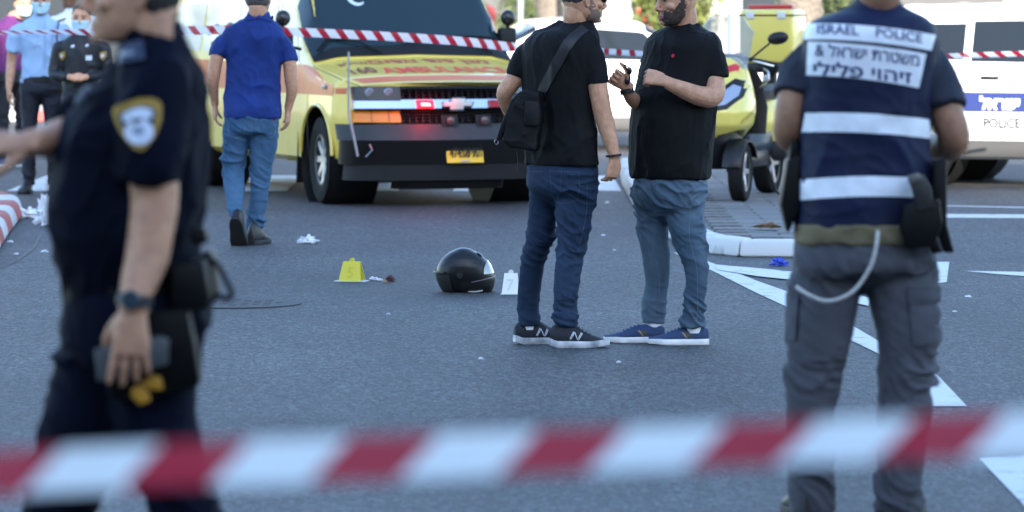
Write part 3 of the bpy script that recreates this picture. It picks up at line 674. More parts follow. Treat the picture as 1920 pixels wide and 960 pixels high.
for s in (-1, 1): MB().ell(T @ Vector((s * 0.032, 0.083, 0.001)), (.012, .008, .006), 12, 8, T.to_3x3()).obj('eye', mat('eye_brown', (.05, .035, .03), .25), b.root, world=True)
sock(b.root, P(1226, 616, DB + .08), .036, .05); sock(b.root, P(1300, 624, DB - .07), .037, .05)
shoe(b.root, (P(1246, 636, DB + .1).x, DB + .07, 0), R(180 + 4), 0.292, 'sneaker')
shoe(b.root, (P(1329, 645, DB - .07).x, DB - .06, 0), R(180 - 3 + 5), 0.288, 'sneaker')
me = flat_patch([(0.008 * math.cos(q) * (1 + .2 * math.sin(2 * q)), 0.009 * math.sin(q)) for q in [2 * math.pi * k / 12 for k in range(12)]], .01)
tb = bvh(teeB.data); c0 = P(1269, 107, DB - .6)
drape(me, tb, lambda x, y: (c0 + Vector((x, 0, y)), (0, 1, 0)), .0025); link('chest_logo', me, mat('logo_red', (.5, .012, .04), .7), b.root, world=True, smooth=False)
treeB = bvh(trB.data)
STB = mat('stitch_faded', (0.12, 0.165, 0.21), 0.8)
for pts in ([(1296, 345), (1292, 400), (1290, 440), (1304, 500), (1306, 560), (1304, 608)], [(1222, 460), (1236, 520), (1236, 600)], [(1298, 348), (1318, 360)]): seam(treeB, pts, DB, STB, b.root)
MB().lathe([(.031, -.012), (.034, -.011), (.034, .011), (.031, .012)], 20).xform(lambda v: P(1175.5, 171, DB - .105) + Matrix.Rotation(R(-14), 3, 'Y') @ v).obj('watch_band', mat('cord_black', (0.01, 0.01, 0.01), 0.7), b.root, world=True)
sgl = MB()
for (x, y, rx, rz) in ((1180, 133, .014, .019), (1176, 152, .013, .018)):
    sgl.ell(P(x, y, DB - .15), (rx, .006, rz), 12, 8)
sgl.tube([P(1180, 126, DB - .15), P(1170, 122, DB - .16), P(1181, 140, DB - .15), P(1178, 160, DB - .13), P(1180, 172, DB - .11)], .003, 6, sub=3)
sgo = sgl.obj('sunglasses', mat('lens_black', (0.008, 0.008, 0.01), 0.08)); tag(sgo, "folded black sunglasses gripped in the bearded man's raised fist", 'sunglasses')

# ------------------------------------------------------------------ person C: royal blue shirt, walking away
DC = 28.5
fC = Vector((0.12, 0.99, 0)).normalized()
c = Person((P(465, 457, DC).x, DC, 0), 'man in royal blue short-sleeved shirt and jeans walking away towards the ambulance', fC, voxel=0.0075, skin=SKIN(0.92, 'b'))
tC = px_slices([(222, 419, 526, 0, .75), (205, 419, 526, 0, .75), (175, 421, 526), (140, 424, 527), (110, 424, 529), (85, 417, 533), (65, 415, 534), (50, 426, 526), (40, 444, 514, 0, .7), (30, 460, 508, 0, .9), (21, 464, 505, 0, .95)], DC, fC, 0.62)
slR = px_arm(DC, [(504, 72, 0, .055), (526, 80, 0, .062), (538, 98, 0, .063), (543, 117, -.01, .061)])
slL = px_arm(DC, [(446, 72, 0, .055), (424, 79, 0, .062), (411, 92, 0, .063), (407, 106, -.01, .062)])
shC = c.torso('shirt', tC, [slR, slL], mat('cotton_royal_blue', (0.0055, 0.026, 0.15), 0.75, var=0.15, vs_=6, bump=0.2, bs=500, spec=.3), 0.008, fold_cloth(0.013, 3, 6.5, 3.2, 0.7, 0.001))
pC = px_slices([(214, 421, 524), (235, 419, 523), (248, 421, 519), (260, 436, 502, 0, .5), (268, 455, 480, 0, .35)], DC, fC, 0.75)
lC1 = px_slices([(245, 418, 474), (265, 417, 468), (290, 416, 462), (315, 415, 459), (340, 418, 458, -.05), (365, 422, 458, -.1), (390, 426, 456, -.16), (408, 428, 454, -.2)], DC, fC, 1.05)
lC2 = px_slices([(245, 466, 523), (265, 467, 520), (290, 468, 515), (315, 469, 511), (340, 470, 507), (370, 467, 503), (400, 463, 497), (425, 461, 492), (443, 461, 490)], DC, fC, 1.05)
trC = c.legs('jeans', pC, [lC1, lC2], JEANS_C, 0.008, fold_jeans(0.50, 0.14, 0.012, 7, 0.72))
c.arm(*px_arm(DC, [(535, 85, 0, .048), (543, 120, -.01, .047), (546, 150, -.01, .045), (547, 170, 0, .04), (543, 192, .02, .03), (540, 204, .03, .029)]))
hand_mb(c.body, P(540, 206, DC + .03), (-.05, .05, -1), (1, -.3, 0), 'R', (28, 26, 24, 22), (20, 20), 1.0)
c.arm(*px_arm(DC, [(415, 80, 0, .048), (406, 110, -.01, .047), (401, 140, -.01, .044), (399, 162, .02, .04), (402, 184, .06, .03), (403, 196, .08, .029)]))
hand_mb(c.body, P(403, 198, DC + .08), (0.0, .1, -1), (-1, -.2, 0), 'L', (30, 28, 26, 24), (20, 20), 1.0)
c.head(P(485, -3, DC), (0.15, 0.99, -0.04), (0, 0, 1), 1.0, P(485, 35, DC), 0.06)
c.finish()
head_shell('hair', c.T, short_hair_mask(-0.07, 0.05), 0.007, mat('hair_grey', (0.10, 0.095, 0.09), 0.8, col2=(0.035, 0.03, 0.028), vs_=45, bump=.6, bs=400), c.root, jit=.3)
shoe(c.root, (P(476, 455, DC - .1).x - .02, DC - .12, 0), R(72), 0.29, 'boot')
shoe(c.root, (P(440, 410, DC - .30).x, DC - .30, 0.185), R(82), 0.29, 'boot', pitch=R(52))
tc_ = bvh(trC.data)
STC = mat('stitch_mid', (0.09, 0.14, 0.2), .8)
for pts in ([(430, 232), (432, 252), (446, 258), (460, 250), (461, 231)], [(488, 231), (488, 250), (502, 258), (516, 252), (518, 233)], [(474, 222), (474, 262)]): seam(tc_, pts, DC, STC, c.root, .004)
MB().box(P(510, 226, DC - .13), (.006, .003, .02)).obj('pocket_tab', mat('tab_red', (.3, .02, .02), .6), c.root, world=True)
tS = bvh(shC.data)
ribbon('collar', [P(x, y, DC - .05) for x, y in [(459, 36), (470, 33), (485, 31), (500, 33), (511, 36)]], .045, tS, _mats['cotton_royal_blue'], c.root, (0, -1, .25), .004, .004)
seam(tS, [(428, 54), (485, 50), (526, 54)], DC, mat('seam_blue', (.005, .015, .11), .8), c.root, .004)
# ------------------------------------------------------------------ officer in the lettered vest, seen from behind
DR_ = 13.5
fR = Vector((-0.10, 0.99, 0)).normalized()
r = Person((P(1612, 970, DR_).x, DR_, 0), 'police officer in navy reflective vest with white lettering and grey cargo trousers, seen from behind', fR, voxel=0.007, skin=SKIN(0.62, 'c'))
NAVYTEE = mat('cotton_navy_tee', (0.008, 0.011, 0.024), 0.8, var=0.25, vs_=7, bump=0.2, bs=500)
VEST = mat('vest_navy', (0.0045, 0.009, 0.034), 0.65, spec=.25, var=0.2, vs_=6, bump=0.25, bs=400)
tR = px_slices([(452, 1494, 1752, 0, .72), (420, 1497, 1750), (370, 1502, 1746), (300, 1506, 1744), (240, 1508, 1744), (190, 1508, 1748), (140, 1504, 1756), (105, 1502, 1764), (78, 1508, 1764), (56, 1516, 1752), (40, 1530, 1738), (26, 1562, 1716), (14, 1592, 1698, 0, .7), (3, 1606, 1688, 0, .9), (-12, 1610, 1685, 0, .9)], DR_, fR, 0.54)
slL = px_arm(DR_, [(1556, 100, .07, .05), (1526, 108, .07, .062), (1504, 140, .04, .07), (1488, 186, 0, .076)])
slR2 = px_arm(DR_, [(1712, 100, .07, .05), (1738, 114, .07, .064), (1757, 150, .04, .073), (1771, 205, 0, .079)])
teeR = r.torso('t_shirt', tR, [slL, slR2], NAVYTEE, 0.009, fold_cloth(0.010, 8, 5, 4, .4, .001))
vR = px_slices([(427, 1491, 1756, 0, .74), (400, 1493, 1756, 0, .74), (360, 1495, 1753), (300, 1500, 1748), (240, 1503, 1747), (190, 1504, 1748), (140, 1506, 1752), (100, 1505, 1757), (75, 1506, 1758), (55, 1511, 1753), (42, 1520, 1744), (30, 1546, 1730), (18, 1582, 1706, 0, .76), (7, 1603, 1690, 0, .98), (-6, 1608, 1687, 0, 1.0)], DR_, fR, 0.78)
vmb = MB(); loft_slices(vmb, vR, fR, 1.0, 2.5, 40)
vestO = r.part('vest', vmb, VEST, 0.008, 5, lambda p, g=fold_cloth(0.012, 9, 4.5, 5, .7, .001): g(p) * (1 - .7 * sstep(1.25, 1.42, p.z)))
r.arm(*px_arm(DR_, [(1512, 132, .05, .05), (1490, 180, .01, .055), (1481, 225, .01, .052), (1480, 252, .05, .05), (1496, 262, .12, .046), (1520, 255, .22, .036), (1545, 246, .30, .03)]))
hand_mb(r.body, P(1548, 245, DR_ + .31), (.6, .6, .2), (-.3, .3, .9), 'L', (40, 42, 44, 46), (30, 30))
r.arm(*px_arm(DR_, [(1752, 142, .05, .05), (1771, 200, .01, .056), (1786, 245, .01, .053), (1785, 270, .05, .051), (1765, 278, .12, .046), (1735, 270, .22, .036), (1705, 258, .30, .03)]))
hand_mb(r.body, P(1702, 257, DR_ + .31), (-.6, .6, .2), (.3, .3, .9), 'R', (40, 42, 44, 46), (30, 30))
r.head(P(1650, -78, DR_), (0.05, 0.98, -0.25), (0, 0, 1), 1.0, P(1648, 15, DR_), 0.062)
pR = px_slices([(430, 1496, 1750), (460, 1490, 1752), (500, 1484, 1752), (520, 1500, 1740, 0, .6), (540, 1560, 1690, 0, .4), (552, 1600, 1640, 0, .3)], DR_, fR, 0.76)
lR1 = px_slices([(480, 1485, 1632), (520, 1480, 1622), (550, 1477, 1613), (600, 1475, 1604), (650, 1474, 1594), (700, 1473, 1583), (745, 1472, 1571), (800, 1473, 1566), (860, 1476, 1566), (910, 1477, 1567), (945, 1480, 1568), (962, 1482, 1567)], DR_, fR, 1.0)
lR2 = px_slices([(480, 1622, 1752), (520, 1624, 1756), (550, 1627, 1759), (600, 1637, 1763), (640, 1645, 1764), (700, 1646, 1755), (745, 1645, 1750), (800, 1644, 1743), (860, 1642, 1734), (910, 1640, 1729), (945, 1641, 1727), (962, 1642, 1726)], DR_, fR, 1.0)
CARGO = mat('cargo_grey', (0.048, 0.049, 0.060), 0.85, col2=(0.068, 0.069, 0.084), vs_=6, bump=.4, bs=380)
trR = r.legs('cargo_trousers', pR, [lR1, lR2], CARGO, 0.008, fold_jeans(0.46, 0.10, 0.0095, 11, 0.78))
r.finish()
head_shell('hair', r.T, short_hair_mask(-0.06, 0.05), 0.006, HAIR_D, r.root)
tv = bvh(vestO.data); tt = bvh(trR.data)
def px_map(D): return lambda x, y: (P(x, y, D - 1.0), (P(x, y, D) - P(x, y, D - 1.0)))
def px_patch(name, pts, D, tree, m, parent, eps=.003, L=12):
    me = flat_patch(pts, L); drape(me, tree, px_map(D), eps); return link(name, me, m, parent, world=True, angle=180)
def px_text(name, body, box, D, tree, m, parent, eps=.005, bend=lambda x: 0, off=0.0, L=8, shear=0.0):
    me = text_mesh(body, 1.0, off); x0, y0, x1, y1 = box; fit(me, x1 - x0, y1 - y0)
    for v in me.vertices:
        x = (x0 + x1) / 2 + v.co.x; v.co.x = x; v.co.y = (y0 + y1) / 2 - v.co.y + bend(x)
    subdiv_long(me, L); drape(me, tree, px_map(D), eps); return link(name, me, m, parent, world=True, smooth=False)
REFL = mat('reflective_white', (0.74, 0.77, 0.82), 0.45, var=0.06, vs_=25, bump=.15, bs=60)
PRINT = mat('print_navy', (0.02, 0.035, 0.12), 0.6)
def quad_curve(tl, tr, bl, br, n=10, cu=0.0):     # patch outline with sagging long edges
    o = []
    for k in range(n + 1): t = k / n; o.append((tl[0] + (tr[0] - tl[0]) * t, tl[1] + (tr[1] - tl[1]) * t + cu * 4 * t * (t - 1)))
    for k in range(n, -1, -1): t = k / n; o.append((bl[0] + (br[0] - bl[0]) * t, bl[1] + (br[1] - bl[1]) * t + cu * 4 * t * (t - 1)))
    return o
px_patch('lettered_panel', quad_curve((1512, 45), (1753, 66), (1508, 74), (1745, 95), cu=6), DR_, tv, REFL, r.root)
px_patch('lettered_panel', quad_curve((1516, 78), (1736, 101), (1513, 141), (1722, 165), cu=5), DR_, tv, REFL, r.root)
px_patch('reflective_band', quad_curve((1511, 212), (1741, 224), (1504, 248), (1745, 260), cu=5), DR_, tv, REFL, r.root)
px_patch('reflective_band', quad_curve((1503, 337), (1735, 334), (1494, 376), (1738, 371), cu=5), DR_, tv, REFL, r.root)
bend = lambda x: (x - 1625) * 0.088 + 6 * 4 * ((x - 1512) / 241) * ((x - 1512) / 241 - 1) * 1.0 + 6
px_text('lettering', 'ISRAEL', (1534, 51, 1610, 68), DR_, tv, PRINT, r.root, bend=bend, off=.015)
px_text('lettering', 'POLICE', (1642, 51, 1728, 68), DR_, tv, PRINT, r.root, bend=bend, off=.015)
bend2 = lambda x: (x - 1625) * 0.10 + 4 * 4 * ((x - 1512) / 230) * ((x - 1512) / 230 - 1) + 4
px_text('lettering', '& לארשי תרטשמ', (1530, 87, 1722, 112), DR_, tv, PRINT, r.root, bend=bend2, off=.01)
px_text('lettering', 'ילילפ יוהיז', (1527, 121, 1708, 147), DR_, tv, PRINT, r.root, bend=bend2, off=.02)
# khaki undershirt hem, belt, holster, pouches, cable
KH = mat('khaki_cotton', (0.13, 0.105, 0.055), 0.85, var=.2, vs_=20, bump=.3, bs=300)
kmb = MB(); loft_slices(kmb, px_slices([(456, 1489, 1754), (440, 1489, 1755), (418, 1492, 1753)], DR_, fR, .775), fR, 1.0, 2.4, 36)
r.part('khaki_shirt_hem', kmb, KH, .008, 2, fold_cloth(.008, 12, 6, 12))
GEAR = mat('gear_black', (0.003, 0.003, 0.0035), 0.5, var=.3, vs_=30, spec=.2)
def gear(name, pts, D, ext, m=GEAR, bev=.006, parent=None): return MB().prism([P(x, y, D) for x, y in pts], ext).obj(name, m, parent, bevel=bev, world=True)
gear('holster', [(1696, 385), (1762, 372), (1768, 420), (1752, 462), (1704, 468), (1688, 430)], DR_ - .20, (0, .07, 0), parent=r.root)
gear('pistol_grip', [(1704, 336), (1732, 326), (1746, 352), (1752, 388), (1722, 398), (1712, 360)], DR_ - .21, (0, .035, 0), mat('pistol_polymer', (.02, .019, .018), .45), .004, r.root)
gear('magazine_base', [(1702, 330), (1724, 324), (1730, 338), (1706, 346)], DR_ - .215, (0, .04, 0), mat('metal_worn', (.16, .15, .14), .4, .6), .003, r.root)
gear('strap', [(1750, 300), (1776, 296), (1776, 420), (1790, 474), (1770, 474), (1752, 420)], DR_ - .12, (0, .05, 0), parent=r.root)
gear('strap', [(1740, 448), (1758, 446), (1768, 474), (1748, 476)], DR_ - .17, (0, .03, 0), parent=r.root)
gear('magazine_pouch', [(1476, 300), (1502, 290), (1500, 392), (1478, 438), (1464, 384)], DR_ - .05, (0, .12, 0), parent=r.root)
gear('strap', [(1482, 262), (1498, 266), (1496, 320), (1476, 330)], DR_ - .03, (0, .05, 0), parent=r.root)
MB().tube([P(x, y, DR_ - d) for x, y, d in [(1646, 432, .205), (1643, 462, .22), (1632, 500, .22), (1606, 540, .21), (1575, 560, .21), (1545, 564, .2), (1515, 552, .19), (1494, 538, .15)]], .0065, 8, sub=5).obj('coiled_cable', mat('cable_grey_white', (.42, .41, .38), .6, var=.2, vs_=60), r.root, world=True)
px_patch('cargo_pocket', [(1702, 545), (1758, 548), (1764, 640), (1712, 650)], DR_, tt, CARGO, r.root, .007)
px_patch('cargo_pocket_flap', [(1700, 538), (1758, 538), (1760, 566), (1703, 572)], DR_, tt, mat('cargo_grey_flap', (.044, .045, .056), .85, var=.15, vs_=20), r.root, .011)
px_patch('cargo_pocket', [(1478, 545), (1500, 548), (1494, 640), (1475, 640)], DR_, tt, CARGO, r.root, .008)
shoe(r.root, (P(1522, 966, DR_).x, DR_ - .07, 0), R(97), .30, 'boot', W=.11); shoe(r.root, (P(1684, 966, DR_).x, DR_ - .07, 0), R(80), .30, 'boot', W=.11)

# ------------------------------------------------------------------ officer walking to the left, close to the camera
DL = 9.75
fL = Vector((-0.985, 0.17, 0)).normalized()
l = Person((P(230, 1348, DL).x, DL, 0), 'police officer in dark navy uniform with a shield badge on the sleeve, striding past', fL, voxel=0.0040, skin=SKIN(.9, 'g'))
UNI = mat('uniform_navy', (0.0019, 0.0029, 0.0095), 0.8, var=0.35, vs_=7, bump=0.25, bs=400, spec=.08)
UNI_T = mat('uniform_trouser', (0.0021, 0.0034, 0.011), 0.8, var=0.3, vs_=7, bump=0.25, bs=400, spec=.08)
tL = px_slices([(560, 128, 374), (525, 114, 372), (480, 100, 370), (430, 97, 378), (370, 100, 388), (300, 112, 392), (240, 122, 392), (195, 150, 388), (150, 186, 380), (110, 214, 364), (80, 230, 350), (55, 238, 336), (38, 248, 330)], DL, fL, 0.86)
slv = px_arm(DL, [(292, 128, -.1, .085), (288, 170, -.16, .088), (284, 240, -.19, .082), (281, 300, -.2, .078), (279, 344, -.2, .076)])
slF = px_arm(DL, [(250, 178, .10, .07), (200, 208, .15, .068), (160, 230, .13, .062), (124, 252, .1, .054)])
l.lk = .4; shL = l.torso('uniform_shirt', tL, [slv, slF], UNI, 0.009, core=.6, fold= fold_cloth(0.016, 14, 5, 4, -.5, .001))
l.arm(*px_arm(DL, [(288, 200, -.17, .06), (285, 300, -.2, .058), (290, 370, -.2, .055), (284, 430, -.21, .052), (276, 480, -.22, .05), (264, 520, -.24, .044), (254, 555, -.26, .036), (251, 585, -.27, .034)]))
hand_mb(l.body, P(250, 584, DL - .275), (-.06, -.03, -1), (.05, -1, .05), 'L', (8, 13, 17, 20), (42, 18), 1.04, 7)
l.arm(*px_arm(DL, [(240, 184, .11, .05), (200, 209, .15, .049), (160, 231, .13, .047), (124, 253, .09, .044), (95, 264, .03, .041), (72, 267, -.02, .034), (56, 268, -.05, .031)]))
hand_mb(l.body, P(55, 268, DL - .055), (-1, -.25, .04), (.1, -.55, .85), 'R', (10, 14, 18, 22), (30, 15), 1.0)
l.head(P(250, -20, DL - .01), (-0.985, -0.10, -0.04), (0, 0, 1), 1.03, P(290, 62, DL), 0.072)
pL = px_slices([(540, 122, 384), (575, 122, 398), (610, 114, 392), (640, 125, 360, 0, .7), (670, 160, 330, 0, .5), (700, 200, 300, 0, .4)], DL, fL, 0.86)
lL1 = px_slices([(590, 118, 330, .06), (640, 108, 300, .06), (690, 98, 300, .06), (760, 84, 288, .06), (820, 70, 266, .06), (880, 57, 226, .06), (960, 38, 178, .06), (1050, 18, 152, .08), (1140, -2, 122, .1), (1230, -22, 92, .1), (1290, -34, 76, .1)], DL, fL, 0.95)
lL2 = px_slices([(590, 220, 396, -.06), (640, 226, 382, -.06), (690, 210, 372, -.06), (760, 208, 370, -.06), (820, 220, 374, -.06), (880, 252, 388, -.06), (960, 286, 418, -.06), (1050, 318, 446, -.06), (1140, 360, 478, -.06), (1230, 402, 508, -.06), (1280, 430, 528, -.06)], DL, fL, 0.95)
trL = l.legs('uniform_trousers', pL, [lL1, lL2], UNI_T, 0.010, fold_jeans(0.55, 0.12, 0.010, 15, 0.85))
l.finish(1)
head_shell('hair', l.T, short_hair_mask(-0.085, 0.05), 0.007, HAIR_D, l.root)
shoe(l.root, (P(45, 1348, DL + .1).x + .06, DL + .1, 0), R(174), .31, 'boot', W=.11)
shoe(l.root, (P(508, 1348, DL - .06).x + .02, DL - .06, 0.10), R(174), .31, 'boot', pitch=R(22), W=.11)
tl = bvh(shL.data)
# badge: gold shield, dark field, white emblem
def spx(name, pts, m, eps, L=6): return px_patch(name, pts, DL, tl, m, l.root, eps, L)
def badge_out(s): 
    o = [(213, 207), (220, 200), (240, 190), (262, 184), (285, 184), (298, 189), (303, 198), (302, 222), (296, 245), (286, 264), (273, 279), (264, 283), (255, 280), (242, 268), (228, 248), (218, 226)]
    return [(258 + (x - 258) * s, 230 + (y - 230) * s) for x, y in o]
GOLD = mat('embroidery_gold', (0.36, 0.21, 0.03), .7, var=.25, vs_=120)
spx('sleeve_badge', badge_out(1.0), GOLD, .004)
spx('badge_field', [(258 + (x - 258) * .74, 233 + (y - 230) * .72) for x, y in badge_out(1.0)], mat('embroidery_navy', (.008, .012, .03), .8), .006)
WH = mat('embroidery_white', (.62, .66, .76), .8, var=.15, vs_=150)
spx('badge_emblem', [(233, 213), (250, 205), (270, 203), (285, 207), (286, 221), (274, 224), (262, 226), (248, 228), (236, 229)], WH, .008)
spx('badge_emblem', [(263 + 25 * math.cos(q), 248 + 24 * math.sin(q)) for q in [2 * math.pi * k / 20 for k in range(20)]], WH, .0085)
spx('badge_star', [(262 + (10 if k % 2 else 5.5) * math.cos(math.pi * k / 6), 246 + (10 if k % 2 else 5.5) * math.sin(math.pi * k / 6)) for k in range(12)], mat('embroidery_bluegrey', (.2, .24, .34), .8), .0105)
spx('badge_mark', [(250, 226), (262, 222), (268, 226), (258, 232)], _mats['embroidery_navy'], .0105)
spx('epaulette', [(228, 84), (270, 76), (276, 116), (226, 122)], mat('epaulette_navy', (.010, .018, .05), .6), .010)
spx('rank_bar', [(232, 104), (258, 100), (259, 108), (233, 112)], mat('rank_silver', (.2, .22, .27), .5), .014)
gear('body_camera', [(137, 192), (160, 160), (170, 166), (148, 200)], DL - .16, (0, .05, 0), mat('plastic_grey', (.10, .115, .14), .5), .005, l.root)
# belt and gear
bmb = MB(); loft_slices(bmb, px_slices([(575, 122, 380), (560, 119, 381), (532, 116, 378), (520, 117, 376)], DL, fL, .90), fL, 1.0, 2.3, 36)
l.part('duty_belt', bmb, GEAR, .009, 1)
gear('belt_pouch', [(316, 500), (384, 486), (396, 560), (388, 582), (322, 580)], DL - .20, (0, .1, 0), parent=l.root, bev=.012)
gear('belt_pouch', [(372, 476), (398, 470), (408, 560), (396, 576), (380, 574)], DL - .12, (0, .12, 0), parent=l.root, bev=.01)
gear('belt_pouch', [(352, 430), (384, 424), (392, 456), (360, 462)], DL - .16, (0, .06, 0), parent=l.root, bev=.008)
gear('holster', [(214, 590), (352, 580), (366, 650), (376, 716), (368, 728), (300, 742), (206, 752), (196, 700)], DL - .205, (0, .07, 0), mat('holster_black', (.002, .002, .0025), .5, spec=.15), .012, l.root)
MB().tube([P(x, y, DL - .12) for x, y in [(388, 486), (404, 492), (420, 518), (434, 548), (428, 560), (410, 556), (394, 562)]], .007, 8, sub=5).obj('strap_loop', GEAR, l.root, world=True)
wb = MB().lathe([(.036, -.014), (.041, -.012), (.041, .012), (.036, .014)], 24, c=(0, 0, 0)).xform(lambda v: P(253, 562, DL - .265) + Matrix.Rotation(R(8), 3, 'Y') @ Vector((v.x, v.y * 1.05, v.z)))
wo_ = wb.obj('wristwatch', mat('watch_rubber', (.012, .016, .022), .5), l.root, world=True)
MB().lathe([(.0, -.006), (.021, -.006), (.022, .004), (.018, .007), (0, .007)], 20, 'Y').xform(lambda v: P(245, 562, DL - .308) + Vector((v.x, -v.y, v.z))).obj('watch_dial', mat('watch_glass', (.03, .045, .06), .15), wo_, world=False)
ph = gear('radio_handset', [(176, 655), (232, 644), (300, 630), (316, 636), (314, 684), (240, 704), (182, 716)], DL - .252, (0, .018, 0), mat('handset_grey', (.055, .06, .066), .5, var=.2, vs_=40), .004)
tag(ph, "flat grey handset gripped in the striding officer's lowered hand", 'handset')
yt = MB()
for pts in ([(246, 728), (262, 722), (278, 736), (282, 752), (262, 760), (246, 744)], [(262, 718), (288, 704), (302, 708), (306, 730), (294, 732), (276, 730)]): yt.prism([P(x, y, DL - .222) for x, y in pts], (0, .012, 0))
yo = yt.obj('yellow_tag', mat('plastic_amber', (.45, .21, .012), .5), l.root, bevel=.002, world=True)
# ------------------------------------------------------------------ people further back
def std_person(px, D, f, label, h=1.75, shirt=None, trousers=None, skin=None, hair=HAIR_D, arms='hang', mask=False, helmet=None, long_sleeve=False, shoes='boot', gz=0.0, cap=None, group=None, fat=1.0, headpx=None, voxel=.012):
    k = h / 1.75; f = Vector((f[0], f[1], 0)).normalized(); u = Vector((f.y, -f.x, 0)); o = Vector(((px - 960) * D / FP, D, gz))
    p = Person(o, label, f, group, skin or SKIN(0.9, 'd'), voxel)
    W = lambda x, y, z: o + u * x * k + f * y * k + Vector((0, 0, z * k))
    ts = [(0.93, .175, .125), (1.0, .17, .125), (1.1, .16 * fat, .12 * fat), (1.22, .17 * fat, .125 * fat), (1.33, .185, .125), (1.40, .185, .11), (1.45, .15, .09), (1.48, .09, .07), (1.52, .063, .063)]
    sl = [(W(0, 0, z), a * k, b * k) for z, a, b in ts]
    sleeves = []
    for s in (-1, 1):
        S = [W(s * .16, 0, 1.385), W(s * .205, 0, 1.36), W(s * .228, 0, 1.28), W(s * .24, 0, 1.19)]; SR = [.055 * k, .062 * k, .06 * k, .058 * k]
        if arms == 'hang' or (arms == 'hips' and s == 1): el, wr, hd = W(s * .25, -.02, 1.12), W(s * .265, .06, .88), Vector((0, 0, -1))
        elif arms == 'hips': el, wr, hd = W(s * .32, -.06, 1.12), W(s * .24, .08, .93), (u * -s * .6 + f * .3 - Vector((0, 0, .6)))
        else: el, wr, hd = W(s * .25, .02, 1.12), W(s * .06, .24, 1.10), (u * -s + f * .1)
        if long_sleeve: S = S + [el, el.lerp(wr, .5), el.lerp(wr, .92)]; SR = SR + [.05 * k, .045 * k, .036 * k]
        sleeves.append((S, SR))
        p.arm([W(s * .19, 0, 1.36), W(s * .23, 0, 1.25), el, el.lerp(wr, .45), wr], [.048 * k, .046 * k, .042 * k, .04 * k, .028 * k])
        hand_mb(p.body, wr, hd, u * s if arms != 'fists' else f * .8 + Vector((0, 0, .5)), 'R' if s == 1 else 'L', (70,) * 4 if arms == 'fists' else (28,) * 4, (25, 25), k)
    p.sh = p.torso('shirt', sl, sleeves, shirt, voxel, fold_cloth(.012, px % 17, 5, 4, .4))
    pel = [(W(0, 0, z), a * k, b * k) for z, a, b in ((1.0, .165, .12), (.93, .178, .13), (.86, .178, .13), (.82, .15, .1), (.79, .08, .05))]
    lg = [[(W(s * x, y, z), a * k, a * k * 1.08) for z, x, y, a in ((.9, .088, 0, .09), (.78, .09, .005, .084), (.62, .095, .01, .07), (.48, .1, .012, .062), (.3, .103, -.005, .058), (.12, .106, -.02, .054), (.07, .106, -.02, .055))] for s in (-1, 1)]
    p.tr = p.legs('trousers', pel, lg, trousers, voxel, fold_jeans(.48, .13, .010, px % 13, .78))
    ho = W(0, .02, 1.632); 
    if headpx: ho.x = (headpx - 960) * D / FP
    p.head(ho, (f.x, f.y, -.03), (0, 0, 1), k ** .5, W(0, -.01, 1.49), .056 * k)
    p.finish(1)
    if helmet is None: head_shell('hair', p.T, short_hair_mask(-0.05, 0.055), 0.008, hair, p.root, n=40, rows=36)
    for s in (-1, 1):
        MB().ell(p.T @ Vector((s * .032, .0865, .001)), (.013, .008, .007), 10, 6, p.T.to_3x3()).obj('eye', mat('eye_dark', (.05, .04, .035), .25), p.root, world=True)
        MB().tube([p.T @ Vector((s * .014, .097, .021)), p.T @ Vector((s * .034, .095, .025)), p.T @ Vector((s * .052, .082, .02))], .004, 6).obj('eyebrow', hair, p.root, world=True)
    if mask:
        mk = mat('mask_blue', (.44, .66, .78), .8, var=.08, vs_=60)
        def mf(q): return sstep(-.012, -.02, q.z) * sstep(-.112, -.104, q.z) * sstep(.0, .03, q.y)
        head_shell('face_mask', p.T, mf, .012, mk, p.root, n=48, rows=48, jit=0)
        MB().ell(p.T @ Vector((0, .098, -.035)), (.018, .016, .02), 10, 8, p.T.to_3x3()).obj('mask_nose_fold', mk, p.root, world=True)
    sh_yaw = math.atan2(f.y, f.x)
    for s in (-1, 1): shoe(p.root, W(s * .106, -.085, 0), sh_yaw - s * R(8), .285 * k, shoes)
    p.W = W
    return p
SKY = mat('shirt_sky_blue', (.31, .46, .68), .75, var=.08, vs_=8)
NAVT = mat('trouser_navy', (.008, .010, .02), .7, var=.3, vs_=8)
D1 = 35.9
o1 = std_person(77, D1, (0.05, -1), 'senior police officer in light blue shirt, navy trousers and face mask', 1.745, SKY, NAVT, arms='hang', mask=True, shoes='boot')
t1 = bvh(o1.sh.data)
for x0, x1 in ((50, 70), (97, 117)): px_patch('chest_pocket', [(x0, 66), (x1, 66), (x1, 86), ((x0 + x1) / 2, 90), (x0, 86)], D1, t1, SKY, o1.root, .008, 5); px_patch('pocket_flap', [(x0 - 1, 62), (x1 + 1, 62), (x1, 69), ((x0 + x1) / 2, 72), (x0, 69)], D1, t1, mat('shirt_sky_flap', (.26, .40, .60), .75), o1.root, .012, 5)
px_patch('button_placket', [(82, 36), (86, 36), (86, 130), (82, 130)], D1, t1, _mats['shirt_sky_flap'], o1.root, .006, 6)
for s in (-1, 1):
    MB().box(o1.W(s * .155, .0, 1.455), (.11, .06, .014), Matrix.Rotation(R(s * 22), 3, 'Y')).obj('epaulette', mat('epaulette_black', (.01, .012, .022), .6), o1.root, bevel=.004, world=True)
    MB().ell(o1.W(s * .19, .01, 1.452), (.009, .009, .006), 8, 6).obj('rank_pip', mat('metal_silver', (.6, .6, .6), .3, 1), o1.root, world=True)
MB().lathe([(.168, -.022), (.172, -.02), (.172, .02), (.168, .022)], 28).xform(lambda v: o1.W(0, 0, .965) + Vector((v.x * 1.04, v.y * .78, v.z))).obj('belt', mat('belt_black', (.008, .008, .009), .4), o1.root, world=True)
